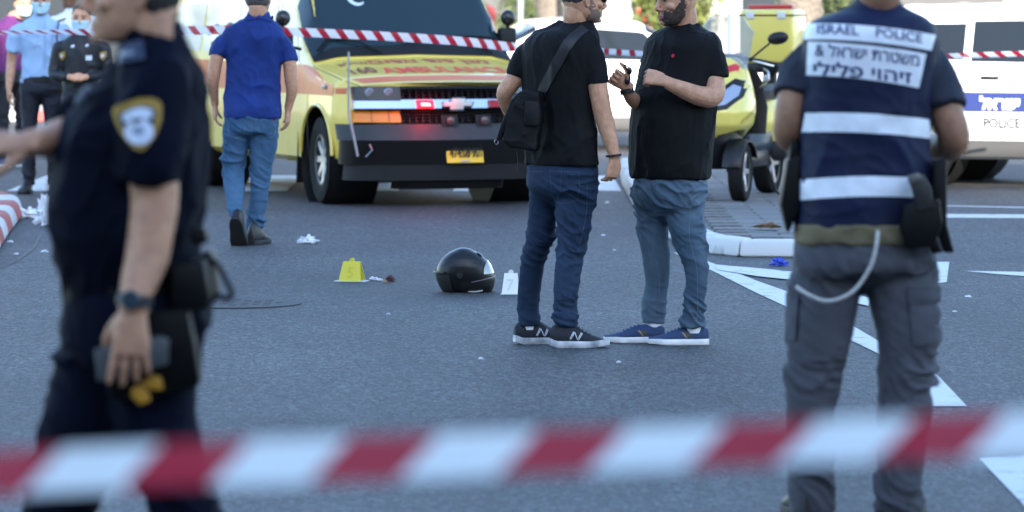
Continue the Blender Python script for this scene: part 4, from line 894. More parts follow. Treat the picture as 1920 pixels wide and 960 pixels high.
MB().tube([o1.W(-.15, .07, 1.44), o1.W(-.14, .13, 1.34), o1.W(-.15, .135, 1.22), o1.W(-.18, .12, 1.16)], .006, 8, sub=4).obj('lanyard', mat('cord_navy', (.01, .015, .05), .7), o1.root, world=True)
D2 = 35.1
HB = mat('hair_brown', (.045, .028, .018), .65, var=.4, vs_=120, bump=.6, bs=300)
o2 = std_person(153, D2, (-0.05, -1), 'shorter police officer with tied-back brown hair, black uniform, face mask and folded fists', 1.585, mat('uniform_black', (.008, .009, .013), .6, var=.3, vs_=9), NAVT, SKIN(1.15, 'e'), HB, 'fists', True, long_sleeve=True)
t2 = bvh(o2.sh.data)
for x, y in ((134, 86), (160, 84)): px_patch('collar_badge', [(x, y), (x + 6, y - 2), (x + 6, y + 3), (x, y + 4)], D2, t2, mat('embroidery_white', (.62, .66, .76), .8), o2.root, .01, 4)
px_patch('chest_patch', [(160, 104), (172, 104), (172, 113), (160, 113)], D2, t2, _mats['embroidery_white'], o2.root, .008, 4)
for x in (110, 186): px_patch('sleeve_badge', [(x, 98), (x + 13, 96), (x + 14, 106), (x + 8, 114), (x + 1, 108)], D2, t2, GOLD, o2.root, .008, 4); px_patch('badge_emblem', [(x + 3, 101), (x + 10, 100), (x + 10, 106), (x + 5, 109)], D2, t2, _mats['embroidery_white'], o2.root, .012, 4)
D3 = 39.5
o3 = std_person(140, D3, (0.3, -.95), 'motorcycle officer in white helmet and white shirt standing behind the masked officers', 1.80, mat('shirt_white', (.75, .76, .78), .8), NAVT, SKIN(.35, 'f'), helmet=True, headpx=131, shoes='sneaker')
hm = MB(); T = o3.T
hm.loft([[T @ Vector((math.cos(q) * r_, math.sin(q) * r_ * 1.15 - .005, z)) for q in [2 * math.pi * k / 28 for k in range(28)]] for r_, z in ((.112, .02), (.121, .03), (.124, .06), (.118, .095), (.10, .128), (.07, .15), (.03, .16), (.004, .162))])
ho = hm.obj('helmet', mat('helmet_white', (.8, .8, .8), .25, coat=.5), o3.root, world=True)
MB().loft([[T @ Vector((math.cos(q) * r_, math.sin(q) * r_ * 1.15 - .005, z)) for q in [2 * math.pi * k / 28 for k in range(28)]] for r_, z in ((.116, .0), (.119, .0), (.119, .022), (.116, .022))]).obj('helmet_rim', GEAR, ho, world=False)
D4 = 41.5
o4 = std_person(22, D4, (0.5, -.86), 'bystander in a purple top and dark trousers behind the officer in light blue', 1.70, mat('top_purple', (.09, .012, .10), .8), mat('trouser_dark', (.012, .012, .016), .8), mask=True, arms='hang', headpx=44, shoes='sneaker')
for (px, gy, fx, fy, lab, h, c1, c2, sk) in (
        (1168, 196, .6, -.8, 'pedestrian in an olive green shirt on the sunlit pavement', 1.72, (.06, .06, .035), (.02, .02, .02), .8),
        (1196, 186, -.5, .86, 'pedestrian in a red top on the sunlit pavement', 1.55, (.5, .02, .02), (.015, .015, .03), .8),
        (898, 190, .2, -.9, 'pedestrian in a coral pink top on the far pavement', 1.70, (.5, .09, .08), (.03, .03, .05), .9)):
    D = HC * FP / (gy + 5)
    std_person(px, D, (fx, fy), lab, h, mat('top_' + str(px), c1, .8), mat('bottom_' + str(px), c2, .8), voxel=.02, group='pedestrians on the far pavement', gz=.13, shoes='sneaker')
# ------------------------------------------------------------------ vehicles: builders
class Loft:
    """closed body made of half outlines (x, z) at stations along y; t runs along the outline from the bottom centre to the top centre"""
    def __init__(s, st, bow=lambda p: p): s.st = st; s.n = len(st[0][1]); s.bow = bow
    def raw(s, y, t, side=1):
        st = s.st; i = 0
        while i < len(st) - 2 and y > st[i + 1][0]: i += 1
        u = min(max((y - st[i][0]) / (st[i + 1][0] - st[i][0]), 0), 1); k = min(int(t), s.n - 2); w = t - k
        q = lambda o: Vector((o[k][0] * (1 - w) + o[k + 1][0] * w, o[k][1] * (1 - w) + o[k + 1][1] * w))
        p = q(st[i][1]).lerp(q(st[i + 1][1]), u)
        return Vector((p.x * side, y, p.y))
    def P(s, y, t, side=1, off=0.0):
        p = s.bow(s.raw(y, t, side))
        if off:
            e = 0.02; a = s.bow(s.raw(y + e, t, side)) - s.bow(s.raw(y - e, t, side)); b = s.bow(s.raw(y, min(t + e, s.n - 1), side)) - s.bow(s.raw(y, max(t - e, 0), side))
            nn = a.cross(b); 
            if nn.length > 1e-9:
                nn.normalize(); c = Vector((0, p.y + (0.4 if p.y < 1.2 else 0), .7))
                if nn.dot(p - c) < 0: nn = -nn
                p = p + nn * off
        return p
    def t_at(s, y, z, lo=1.0, hi=None):
        hi = hi or s.n - 1
        for _ in range(30):
            m = (lo + hi) / 2
            if s.raw(y, m).z < z: lo = m
            else: hi = m
        return (lo + hi) / 2
    def body(s, sub=3, ny=None):
        ys = []
        for a, b in zip(s.st[:-1], s.st[1:]): ys += [a[0] + (b[0] - a[0]) * k / (ny or 3) for k in range(ny or 3)]
        ys.append(s.st[-1][0]); ts = [k / sub for k in range((s.n - 1) * sub + 1)]
        rings = [[s.P(y, t, 1) for t in ts] + [s.P(y, t, -1) for t in reversed(ts[1:-1])] for y in ys]
        return MB().loft(rings)
    def patch(s, side, ya, yb, ta, tb, off=.004, nu=10, nv=6, th=None):
        """ya, yb may be functions of v (0 bottom .. 1 top); ta, tb numbers or functions of y"""
        def at(u, v):
            y0 = ya(v) if callable(ya) else ya; y1 = yb(v) if callable(yb) else yb; y = y0 + (y1 - y0) * u
            a = ta(y) if callable(ta) else ta; b = tb(y) if callable(tb) else tb
            return s.P(y, a + (b - a) * v, side, off)
        return MB().grid(at, nu, nv)
def cut(me, cutters):
    o = bpy.data.objects.new('tmp', me); C.objects.link(o); tmp = []
    for c in cutters:
        k = bpy.data.objects.new('cut', c.mesh('cut')); C.objects.link(k); tmp.append(k)
        md = o.modifiers.new('b', 'BOOLEAN'); md.operation = 'DIFFERENCE'; md.object = k; md.solver = 'EXACT'
    dg = bpy.context.evaluated_depsgraph_get(); dg.update(); out = bpy.data.meshes.new_from_object(o.evaluated_get(dg))
    for k in tmp: bpy.data.objects.remove(k)
    bpy.data.objects.remove(o); return out
RUBBER = mat('rubber', (.007, .007, .0075), .85, spec=.25, var=.2, vs_=60)
DARKPL = mat('plastic_dark', (.007, .007, .0075), .55, spec=.3)
def wheel(parent, x, y, r, w, rimr, spokes=5, side=1, rimmat=None, steer=0.0, z=None):
    rm = rimmat or mat('alloy', (.5, .5, .51), .35, .9)
    prof = [(rimr, -w / 2 * .8), (rimr + (r - rimr) * .55, -w / 2), (r * .97, -w / 2 * .86), (r, -w / 2 * .6), (r, w / 2 * .6), (r * .97, w / 2 * .86), (rimr + (r - rimr) * .55, w / 2), (rimr, w / 2 * .8)]
    t = MB().lathe(prof + [(rimr * .96, 0)], 36, 'X', cap=False); t.f += [(8 * 36 + k, 8 * 36 + (k + 1) % 36, (k + 1) % 36, k) for k in range(36)]; t.fm += [0] * 36
    o = t.obj('wheel', RUBBER, parent, angle=50); o.location = (x, y, r if z is None else z); o.rotation_euler = (0, 0, steer)
    rb = MB().lathe([(rimr, -w * .38), (rimr, w * .4), (rimr * .93, w * .4), (rimr * .9, w * .2), (rimr * .5, w * .12), (0, w * .14)] if side > 0 else [(0, -w * .14), (rimr * .5, -w * .12), (rimr * .9, -w * .2), (rimr * .93, -w * .4), (rimr, -w * .4), (rimr, w * .38)], 36, 'X')
    rb.obj('rim', mat('rim_dark', (.05, .05, .052), .5, .5), o)
    for k in range(spokes):
        a = 2 * math.pi * k / spokes; d = Vector((0, math.cos(a), math.sin(a))); n_ = Vector((0, -math.sin(a), math.cos(a)))
        xs = side * w * .3; hw = rimr * .13
        MB().add([Vector((xs, 0, 0)) + d * rimr * .12 - n_ * hw * .8, Vector((xs, 0, 0)) + d * rimr * .12 + n_ * hw * .8, Vector((xs * 1.15, 0, 0)) + d * rimr * .96 + n_ * hw, Vector((xs * 1.15, 0, 0)) + d * rimr * .96 - n_ * hw] +
                 [Vector((xs * .3, 0, 0)) + d * rimr * .12 - n_ * hw, Vector((xs * .3, 0, 0)) + d * rimr * .12 + n_ * hw, Vector((xs * .4, 0, 0)) + d * rimr * .96 + n_ * hw, Vector((xs * .4, 0, 0)) + d * rimr * .96 - n_ * hw],
                 [(0, 1, 2, 3), (7, 6, 5, 4), (0, 4, 5, 1), (1, 5, 6, 2), (2, 6, 7, 3), (3, 7, 4, 0)]).obj('spoke', rm, o, bevel=.004, seg=1)
    MB().lathe([(0, side * w * .30), (rimr * .2, side * w * .30), (rimr * .22, side * w * .16)] if side > 0 else [(rimr * .22, side * w * .16), (rimr * .2, side * w * .30), (0, side * w * .30)], 20, 'X').obj('hub_cap', rm, o)
    MB().lathe([(rimr * .9, side * w * .36), (rimr * 1.02, side * w * .40), (rimr * 1.02, side * w * .36)], 36, 'X', cap=False).obj('rim_lip', rm, o)
    return o
SUVST = [
    (0.00, [(0, .36), (.58, .36), (.68, .42), (.73, .60), (.71, .76), (.66, .80), (.40, .82), (0, .83)]),
    (0.14, [(0, .26), (.74, .26), (.84, .32), (.88, .60), (.86, .86), (.80, .92), (.50, .95), (0, .97)]),
    (1.20, [(0, .24), (.80, .24), (.88, .28), (.91, .65), (.88, .98), (.84, 1.02), (.60, 1.05), (0, 1.06)]),
    (1.95, [(0, .24), (.80, .24), (.88, .28), (.92, .65), (.89, 1.02), (.73, 1.42), (.62, 1.52), (0, 1.55)]),
    (2.60, [(0, .24), (.80, .24), (.88, .28), (.92, .65), (.89, 1.03), (.73, 1.48), (.60, 1.57), (0, 1.61)]),
    (3.90, [(0, .24), (.80, .24), (.88, .28), (.92, .65), (.89, 1.05), (.74, 1.46), (.60, 1.55), (0, 1.59)]),
    (4.38, [(0, .28), (.78, .28), (.86, .34), (.90, .65), (.87, 1.04), (.76, 1.32), (.62, 1.42), (0, 1.46)]),
    (4.60, [(0, .36), (.70, .36), (.76, .42), (.83, .62), (.81, .92), (.78, .98), (.60, 1.01), (0, 1.02)])]
SEDST = [
    (0.00, [(0, .34), (.56, .34), (.66, .38), (.71, .52), (.69, .64), (.64, .67), (.40, .69), (0, .70)]),
    (0.14, [(0, .22), (.72, .22), (.82, .28), (.85, .52), (.83, .73), (.78, .78), (.50, .81), (0, .82)]),
    (1.25, [(0, .2), (.78, .2), (.86, .24), (.88, .58), (.85, .86), (.80, .91), (.58, .94), (0, .95)]),
    (2.05, [(0, .2), (.78, .2), (.86, .24), (.89, .58), (.86, .92), (.68, 1.30), (.58, 1.38), (0, 1.41)]),
    (2.60, [(0, .2), (.78, .2), (.86, .24), (.89, .58), (.86, .93), (.68, 1.34), (.56, 1.42), (0, 1.45)]),
    (3.15, [(0, .2), (.78, .2), (.86, .24), (.89, .58), (.86, .94), (.69, 1.30), (.57, 1.38), (0, 1.41)]),
    (3.80, [(0, .2), (.78, .2), (.86, .26), (.88, .58), (.84, .94), (.76, .99), (.58, 1.02), (0, 1.03)]),
    (4.30, [(0, .26), (.72, .26), (.8, .32), (.83, .58), (.80, .90), (.74, .95), (.55, .98), (0, .99)]),
    (4.42, [(0, .34), (.66, .34), (.72, .40), (.76, .58), (.74, .82), (.7, .86), (.5, .88), (0, .88)])]
CARGLASS = mat('car_glass', (.012, .015, .018), .06, spec=.4)
def car(loc, rz, kind, paint, label, cat='car', group=None, wells=True):
    root = empty('parked_car' if kind == 'sedan' else 'police_car', loc, rz, label, cat, group)
    lf = Loft(SUVST if kind == 'suv' else SEDST, lambda p: Vector((p.x, p.y + (.16 * p.x * p.x * (1 - sstep(0, 1.6, p.y)) - .10 * p.x * p.x * sstep(3.6, 4.5, p.y)), p.z)))
    L = lf.st[-1][0]; wr = .35 if kind == 'suv' else .32; ya, yb = (.86, 3.62) if kind == 'suv' else (.85, 3.5)
    body = lf.body(3)
    me = body.mesh('body')
    me = cut(me, [MB().lathe([(wr + .06, -.4), (wr + .06, .4)], 32, 'X', (s * .85, y, wr)) for s in (-1, 1) for y in (ya, yb)])
    link('body', me, paint, root, angle=30)
    for s in (-1, 1):
        for y in (ya, yb):
            MB().lathe([(0, s * .5), (wr + .058, s * .5), (wr + .058, s * .89)], 32, 'X', (0, y, wr), cap=False).obj('wheel_well', DARKPL, root)
            wheel(root, s * (.79 if kind == 'suv' else .76), y, wr, .22, wr * .66, 5, s)
    wf = lambda y: 4.10
    top = lambda y: 4.93
    ws, wm, wb, we = (1.45, 2.25, 3.13, 3.98) if kind == 'suv' else (1.5, 2.62, 3.5, 3.5)
    for s in (-1, 1):
        lf.patch(s, lambda v: ws + v * .52, wm - .04, 4.12, 4.93, .004).obj('side_window', CARGLASS, root, angle=60)
        lf.patch(s, wm + .04, lambda v: wb - (.02 if kind == 'suv' else v * .42), 4.12, 4.93, .004).obj('side_window', CARGLASS, root, angle=60)
        if kind == 'suv': lf.patch(s, wb + .05, lambda v: we - .28 * v, 4.15, 4.88, .004).obj('quarter_window', CARGLASS, root, angle=60)
        for y in ((ws + .02, wm, wb) if kind == 'suv' else (ws + .05, wm, wb - .1)):
            lf.patch(s, y - .004, y + .004, 2.1, 4.05, .0015, 1, 10).obj('door_seam', DARKPL, root)
        for y in (wm - .2, wb - .2): MB().box(lf.P(y, 3.78, s, .012), (.02, .16, .03)).obj('door_handle', paint if kind != 'suv' else DARKPL, root, bevel=.006)
        lf.patch(s, ya + wr + .08, yb - wr - .08, 1.9, 2.35, .012, 8, 3).obj('side_skirt', mat('cladding_grey', (.06, .06, .06), .7), root)
        m_ = MB().ell(lf.P(ws + .18, 4.15, s, .10), (.1, .05, .07), 14, 8); m_.obj('wing_mirror', paint, root)
        lf.patch(s, .12, .42, 3.35, 4.2, .006, 6, 4).obj('headlight', mat('lamp_clear', (.55, .57, .6), .08), root)
        lf.patch(s, L - .3, L - .06, 3.4, 4.3, .006, 6, 4).obj('tail_lamp', mat('lamp_red', (.35, .01, .01), .15), root)
    y0, y1 = (1.26, 1.9) if kind == 'suv' else (1.32, 2.0)
    for s in (1,):
        def at(u, v):
            t = 5.05 + 1.95 * (1 - abs(2 * u - 1)); y = y0 + (y1 - y0) * v; return lf.P(y, t, 1 if u >= .5 else -1, .004)
        MB().grid(at, 20, 8).obj('windscreen', CARGLASS, root, angle=60)
        q0, q1 = (3.95, 4.34) if kind == 'suv' else (3.2, 3.76)
        def at2(u, v):
            t = 5.1 + 1.9 * (1 - abs(2 * u - 1)); y = q0 + (q1 - q0) * v; return lf.P(y, t, 1 if u >= .5 else -1, .004)
        MB().grid(at2, 20, 6).obj('rear_window', CARGLASS, root, angle=60)
    MB().box((0, .0, .52), (.8, .04, .16)).obj('grille', DARKPL, root, bevel=.01)
    return root, lf
# ------------------------------------------------------------------ ambulance
AM = empty('ambulance', (-0.42, 33.66, 0), R(20), 'yellow and orange ambulance van with red lettering on the bonnet and a lit red light', 'ambulance', scale=0.9)
YEL = mat('paint_lemon_yellow', (.78, .57, .10), .35, coat=.6, var=.05, vs_=4)
ORG = mat('film_orange', (.62, .12, .012), .45, coat=.15, var=.08, vs_=5)
AST = [
    (0.12, [(0, .40), (.78, .40), (.86, .46), (.89, .74), (.87, 1.00), (.80, 1.065), (.45, 1.085), (0, 1.09)]),
    (0.32, [(0, .36), (.88, .36), (.97, .42), (1.0, .75), (.98, 1.05), (.90, 1.12), (.60, 1.145), (0, 1.155)]),
    (0.70, [(0, .34), (.90, .34), (.99, .40), (1.005, .75), (.985, 1.10), (.92, 1.175), (.62, 1.205), (0, 1.22)]),
    (1.10, [(0, .34), (.90, .34), (.99, .40), (1.005, .75), (.99, 1.16), (.955, 1.235), (.72, 1.28), (0, 1.30)]),
    (1.50, [(0, .34), (.90, .34), (.99, .40), (1.005, .75), (.995, 1.22), (.945, 1.44), (.84, 1.66), (0, 1.71)]),
    (1.90, [(0, .34), (.90, .34), (.99, .40), (1.005, .75), (.995, 1.24), (.90, 1.76), (.80, 2.04), (0, 2.11)]),
    (2.30, [(0, .34), (.90, .34), (.99, .40), (1.005, .75), (.995, 1.25), (.90, 1.80), (.80, 2.12), (0, 2.22)]),
    (6.05, [(0, .34), (.90, .34), (.99, .40), (1.005, .75), (.995, 1.25), (.90, 1.80), (.80, 2.12), (0, 2.22)]),
    (6.20, [(0, .38), (.84, .38), (.93, .44), (.95, .75), (.94, 1.25), (.85, 1.78), (.74, 2.05), (0, 2.12)])]
abow = lambda p: Vector((p.x, p.y + .15 * p.x * p.x * (1 - sstep(.9, 2.0, p.y)) + .05 * abs(p.x) ** 5 * (1 - sstep(.2, .6, p.y)), p.z))
AL = Loft(AST, abow)
TR = .387
me = AL.body(4, 5).mesh('body')
me = cut(me, [MB().lathe([(TR + .075, -.45), (TR + .075, .45)], 36, 'X', (s * .9, y, TR + .02)) for s in (-1, 1) for y in (.98, 4.92)])
ab = link('body', me, YEL, AM, angle=28); atree = bvh(me)
for s in (-1, 1):
    for y in (.98, 4.92):
        MB().lathe([(0, s * .55), (TR + .072, s * .55), (TR + .072, s * 1.0)], 36, 'X', (0, y, TR + .02), cap=False).obj('wheel_well', DARKPL, AM)
        wheel(AM, s * .86, y, TR, .25, .23, 8, s, mat('steel_silver', (.55, .55, .56), .35, .9), steer=R(-4) if y < 2 else 0)
        lip = MB(); pts = []
        for k in range(19):
            a = R(4 + 172 * k / 18); pts.append(Vector((s * 1.0, y + math.cos(a) * (TR + .085), TR + .02 + math.sin(a) * (TR + .085))))
        lip.tube(pts, .018, 8).obj('arch_lip', YEL, AM)
    MB().slab(lambda u, v: (s * (.74 + .26 * u), 1.52 + .06 * (1 - v), .16 + .46 * v), 4, 4, (0, .015, 0)).obj('mud_flap', RUBBER, AM)
# bumper: grey step, black face, lower valance
def bump(name, z0, z1, y0, y1, m, w=.99, dep=.14):
    f = lambda u, v: abow(Vector(((2 * u - 1) * w, (y0 + (y1 - y0) * v) + .10 * abs(2 * u - 1) ** 7, z0 + (z1 - z0) * v)))
    return MB().slab(f, 28, 4, (0, dep, 0)).obj(name, m, AM, angle=50)
bump('bumper_step', .585, .722, -.03, .04, mat('bumper_grey', (.024, .024, .028), .6, var=.15, vs_=8))
bump('bumper', .372, .583, -.005, -.03, mat('bumper_black', (.005, .0048, .005), .35, spec=.3), w=.975)
bump('bumper_valance', .23, .37, .05, .0, mat('valance_grey', (.02, .02, .023), .65), w=.93)
bump('bumper_skirt', .15, .228, .12, .08, DARKPL, w=.5)
MB().tube([abow(Vector((-.80, -.045, .55))), abow(Vector((-.78, -.05, .50))), abow(Vector((-.83, -.045, .44)))], .009, 8).obj('tow_hook', mat('metal_grey', (.35, .35, .36), .35, 1.0), AM)
# grille
def front(name, x0, x1, z0, z1, m, y=.06, dep=.06, nu=14, bev=0, ang=50):
    f = lambda u, v: abow(Vector((x0 + (x1 - x0) * u, y + .04 * v, z0 + (z1 - z0) * v)))
    return MB().slab(f, nu, 2, (0, dep, 0)).obj(name, m, AM, angle=ang)
front('grille_panel', -.52, .52, .73, 1.055, mat('grille_dark', (.008, .007, .0075), .6, spec=.25), .085)
GB = mat('grille_bar', (.012, .011, .012), .5, spec=.3)
for z in [.745 + .026 * k for k in range(4)] + [.955 + .026 * k for k in range(4)]: front('grille_slat', -.5, .5, z, z + .010, GB, .062, .03)
for k in range(17):
    x = -.48 + .06 * k
    for z0, z1 in ((.735, .855), (.945, 1.05)): front('grille_slat', x - .006, x + .006, z0, z1, GB, .066, .03, 1)
CHR = mat('chrome', (.62, .64, .67), .10, 1.0)
front('chrome_bar', -.905, .905, .862, .938, CHR, .03, .05, 30)
front('chrome_bar_lower', -.90, .90, .858, .872, mat('chrome_shade', (.25, .26, .28), .25, 1.0), .027, .02, 30)
for s in (-1, 1):
    lo, hi = (-.90, -.50) if s < 0 else (.50, .90)
    front('headlight', lo, hi, .935, 1.055, mat('lamp_smoked', (.02, .023, .028), .07, spec=.3), .06, .06, 10)
    for k, x in enumerate((.60, .76)):
        MB().lathe([(0, -.006), (.034, -.006), (.046, .004), (.046, .01)], 24, 'Y', abow(Vector((s * x, .082, .995)))).obj('headlight_bulb', mat('lamp_reflector', (.30, .32, .35), .15, .5), AM)
    front('turn_signal', lo, hi, .74, .845, mat('lamp_amber', (.75, .22, .01), .15), .055, .06, 10)
    for x in (.60, .75): front('turn_signal_rib', s * x - .006, s * x + .006, .745, .84, mat('lamp_amber_dark', (.45, .11, .005), .2), .051, .01, 2)
    front('headlight_trim', lo - .006, hi + .006, .846, .858, CHR, .05, .05, 8)
MB().prism([abow(Vector((x, .012, .90 + z))) for x, z in ((-.13, -.02), (-.13, .015), (-.055, .015), (-.055, .045), (.065, .045), (.065, .015), (.14, .015), (.125, -.02), (.05, -.02), (.05, -.048), (-.07, -.048), (-.07, -.02))], (0, .03, 0)).obj('bonnet_emblem', mat('emblem_pale', (.62, .60, .52), .3, 0), AM, bevel=.004)
MB().prism([abow(Vector((x * 1.1, .018, .90 + z * 1.25))) for x, z in ((-.13, -.02), (-.13, .015), (-.055, .015), (-.055, .045), (.065, .045), (.065, .015), (.14, .015), (.125, -.02), (.05, -.02), (.05, -.048), (-.07, -.048), (-.07, -.02))], (0, .03, 0)).obj('emblem_rim', CHR, AM)
front('red_light', -.37, -.22, .866, .934, mat('lamp_red_lit', (.8, .02, .03), .2, emit=(1.0, .004, .012), es=.9), .005, .03, 6)
front('red_light_core', -.335, -.255, .885, .915, mat('lamp_red_core', (1, .5, .5), .2, emit=(1.0, .22, .2), es=1.2), -.001, .01, 3)
rl = bpy.data.lights.new('red_lamp_glow', 'POINT'); rl.energy = 1.1; rl.color = (1, .01, .03); rl.shadow_soft_size = .04; rlo = bpy.data.objects.new('red_lamp_glow', rl); C.objects.link(rlo); rlo.parent = AM; rlo.location = (-.295, -.06, .90)
front('red_light', .30, .45, .868, .93, mat('lamp_red', (.35, .01, .01), .15), .005, .03, 6)
for x in (-.07, .25):
    front('fog_lamp', x - .075, x + .075, .70, .80, DARKPL, .02, .06, 3)
    MB().lathe([(0, -.012), (.02, -.012), (.036, -.004), (.036, .01)], 20, 'Y', abow(Vector((x, .012, .75)))).obj('fog_lamp_lens', mat('lens_brown', (.10, .06, .06), .1), AM)
# plate
front('licence_plate', -.12, .22, .385, .54, mat('plate_yellow', (.85, .52, .01), .4), -.045, .012, 4)
me = fit(text_mesh('474:08·901', 1, .03), .30, .09)
for v in me.vertices: v.co = Vector((v.co.x + .05, -.052 + .15 * (v.co.x + .05) ** 2, .475 + v.co.y))
link('plate_number', me, mat('plate_black', (.01, .01, .01), .5), AM, smooth=False)
front('plate_sticker', -.0, .09, .395, .425, mat('sticker_blue', (.08, .2, .55), .4), -.049, .004, 2)
# orange film on the side and bonnet edge
for s in (-1, 1):
    AL.patch(s, .36, 6.0, lambda y: AL.t_at(y, .965), lambda y: AL.t_at(y, 1.06 + .17 * sstep(.36, 1.3, y)), .003, 50, 4).obj('side_stripe', ORG, AM, angle=60)
    AL.patch(s, .20, .36, lambda y: AL.t_at(y, .985), lambda y: AL.t_at(y, 1.035), .003, 3, 3).obj('fender_stripe', ORG, AM)
    MB().ell(AL.P(.62, AL.t_at(.62, 1.04), s, .01), (.012, .06, .022), 14, 8).obj('side_marker', mat('lamp_grey', (.3, .31, .33), .15), AM)
    AL.patch(s, 1.10, 1.115, 1.2, 4.6, .0015, 1, 14).obj('door_seam', DARKPL, AM); AL.patch(s, 2.30, 2.315, 1.2, 5.6, .0015, 1, 14).obj('door_seam', DARKPL, AM)
def hood_patch(y0, y1, off, m, name):
    def at(u, v):
        t = 5.1 + 1.9 * (1 - abs(2 * u - 1)); return AL.P(y0 + (y1 - y0) * v, t, 1 if u >= .5 else -1, off)
    return MB().grid(at, 30, 4).obj(name, m, AM, angle=60)
hood_patch(.165, .29, .003, ORG, 'bonnet_stripe')
for s in (-1, 1): AL.patch(s, .13, 1.08, 4.72, 4.80, .0015, 14, 1).obj('bonnet_seam', mat('seam_olive', (.12, .11, .03), .6), AM)
LET = mat('film_red', (.78, .045, .03), .5)
def hood_text(body, x0, x1, y0, y1, m=LET, off=.02, name='bonnet_lettering', slant=0.0):
    me = fit(text_mesh(body, 1, off), x1 - x0, y1 - y0); cx, cy = (x0 + x1) / 2, (y0 + y1) / 2
    for v in me.vertices: v.co.x = cx + v.co.x + slant * v.co.y; v.co.y = cy + v.co.y + .15 * v.co.x ** 2
    subdiv_long(me, .04); drape(me, atree, lambda x, y: ((x, y, 3), (0, 0, -1)), .005); link(name, me, m, AM, smooth=False)
hood_text('AMBULANCE', -.52, .66, .40, .68, off=.012)
hood_text('םודא דוד ןגמ', -.52, .62, .80, .99, mat('film_red_pale', (.48, .09, .07), .5))
hood_text('160', -.78, -.56, .46, .72, mat('film_maroon', (.2, .03, .04), .5)); hood_text('ןולייא', -.80, -.54, .82, .95, _mats['film_maroon'])
# windscreen, wipers, crescent sticker
WS = mat('windscreen_glass', (.012, .026, .034), .09, spec=.42)
def ws_at(u, v, off=.006):
    t = 5.06 + 1.94 * (1 - abs(2 * u - 1)); return AL.P(1.13 + (1.86 - 1.13) * v, t, 1 if u >= .5 else -1, off)
MB().grid(lambda u, v: ws_at(u, v), 30, 12).obj('windscreen', WS, AM, angle=60)
MB().grid(lambda u, v: ws_at(u, v * .12 - .02, .009), 30, 3).obj('cowl', DARKPL, AM, angle=60)
for u0, u1, v1 in ((.08, .46, .16), (.46, .86, .15)):
    wp = [ws_at(u0 + (u1 - u0) * k / 8, .05 + v1 * (math.sin(math.pi * (.15 + .55 * k / 8))), .03) for k in range(9)]
    MB().tube(wp, .012, 6).obj('wiper', RUBBER, AM)
    MB().tube([ws_at(u0 + .30, .0, .03), ws_at(u0 + .24, .14, .035), ws_at(u0 + .18, .19, .03)], .010, 6).obj('wiper_arm', DARKPL, AM)
cr = []
for k in range(17): a = R(40 + 280 * k / 16); cr.append((.085 * math.cos(a), .075 * math.sin(a)))
for k in range(16, -1, -1): a = R(52 + 256 * k / 16); cr.append((.018 + .068 * math.cos(a), .008 + .058 * math.sin(a)))
me = flat_patch(cr, .03); drape(me, bvh(MB().grid(lambda u, v: ws_at(u, v), 30, 12).mesh()), lambda x, y: ((x - .42, 0, 1.83 + y), (0, 1, 0)), .004); link('crescent_sticker', me, mat('sticker_white', (.6, .68, .7), .5), AM, smooth=False)
# side glazing with painted pale reflection and red script, mirrors, corner rod, light bar
PAINTED_REFL = mat('window_painted_reflection', (.52, .45, .33), .3, coat=.3)  # opaque cream paints in a sunlit building reflected by the side glass
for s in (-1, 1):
    AL.patch(s, lambda v: 1.42 + v * .36, 2.24, 4.12, 4.95, .004).obj('side_window', PAINTED_REFL, AM, angle=60)
    for y0, y1 in ((2.42, 3.5), (3.62, 4.7), (4.82, 5.9)): AL.patch(s, y0, y1, 4.12, 4.95, .004).obj('side_window', PAINTED_REFL, AM, angle=60)
    if s < 0:
        for y0 in (2.65, 3.75):
            for a_, b_, c_ in (((0, .0), (.25, .10), (.45, .02)), ((.2, -.12), (.42, -.06), (.5, .1)), ((.55, .0), (.68, .12), (.85, .08))):
                MB().tube([AL.P(y0 + .85 - q[0], 4.42 + q[1] * 1.4, s, .008) for q in (a_, b_, c_)], .022, 6, sub=4).obj('painted_script', mat('script_maroon', (.16, .035, .025), .5), AM)
    base = AL.P(1.42, 4.25, s, 0)
    base = base + Vector((0 if s < 0 else -.17, 0, .09))
    mh = MB().box(base + Vector((s * .17, -.02, .10)), (.17, .10, .22)).obj('mirror_housing', DARKPL, AM, bevel=.03, seg=3)
    MB().ell(base + Vector((s * .18, -.03, .30)), (.07, .06, .075), 18, 12).obj('convex_mirror', mat('mirror_back_black', (.012, .012, .014), .25), AM)
    MB().tube([base + Vector((0, 0, .02)), base + Vector((s * .10, -.01, .04)), base + Vector((s * .17, -.02, .10)), base + Vector((s * .18, -.02, .24))], .016, 8).obj('mirror_arm', DARKPL, AM)
MB().tube([Vector(p) for p in ((-.93, -.0, .45), (-.955, .01, .58), (-.985, .03, .74), (-1.0, .04, .82), (-1.0, .04, 1.36))], [.012, .012, .012, .011, .010], 8).obj('corner_rod', mat('rod_grey', (.32, .32, .33), .4, .5), AM)
MB().box((0, 2.5, 2.30), (1.3, .3, .13)).obj('light_bar', mat('lamp_red', (.35, .01, .01), .15), AM, bevel=.03)
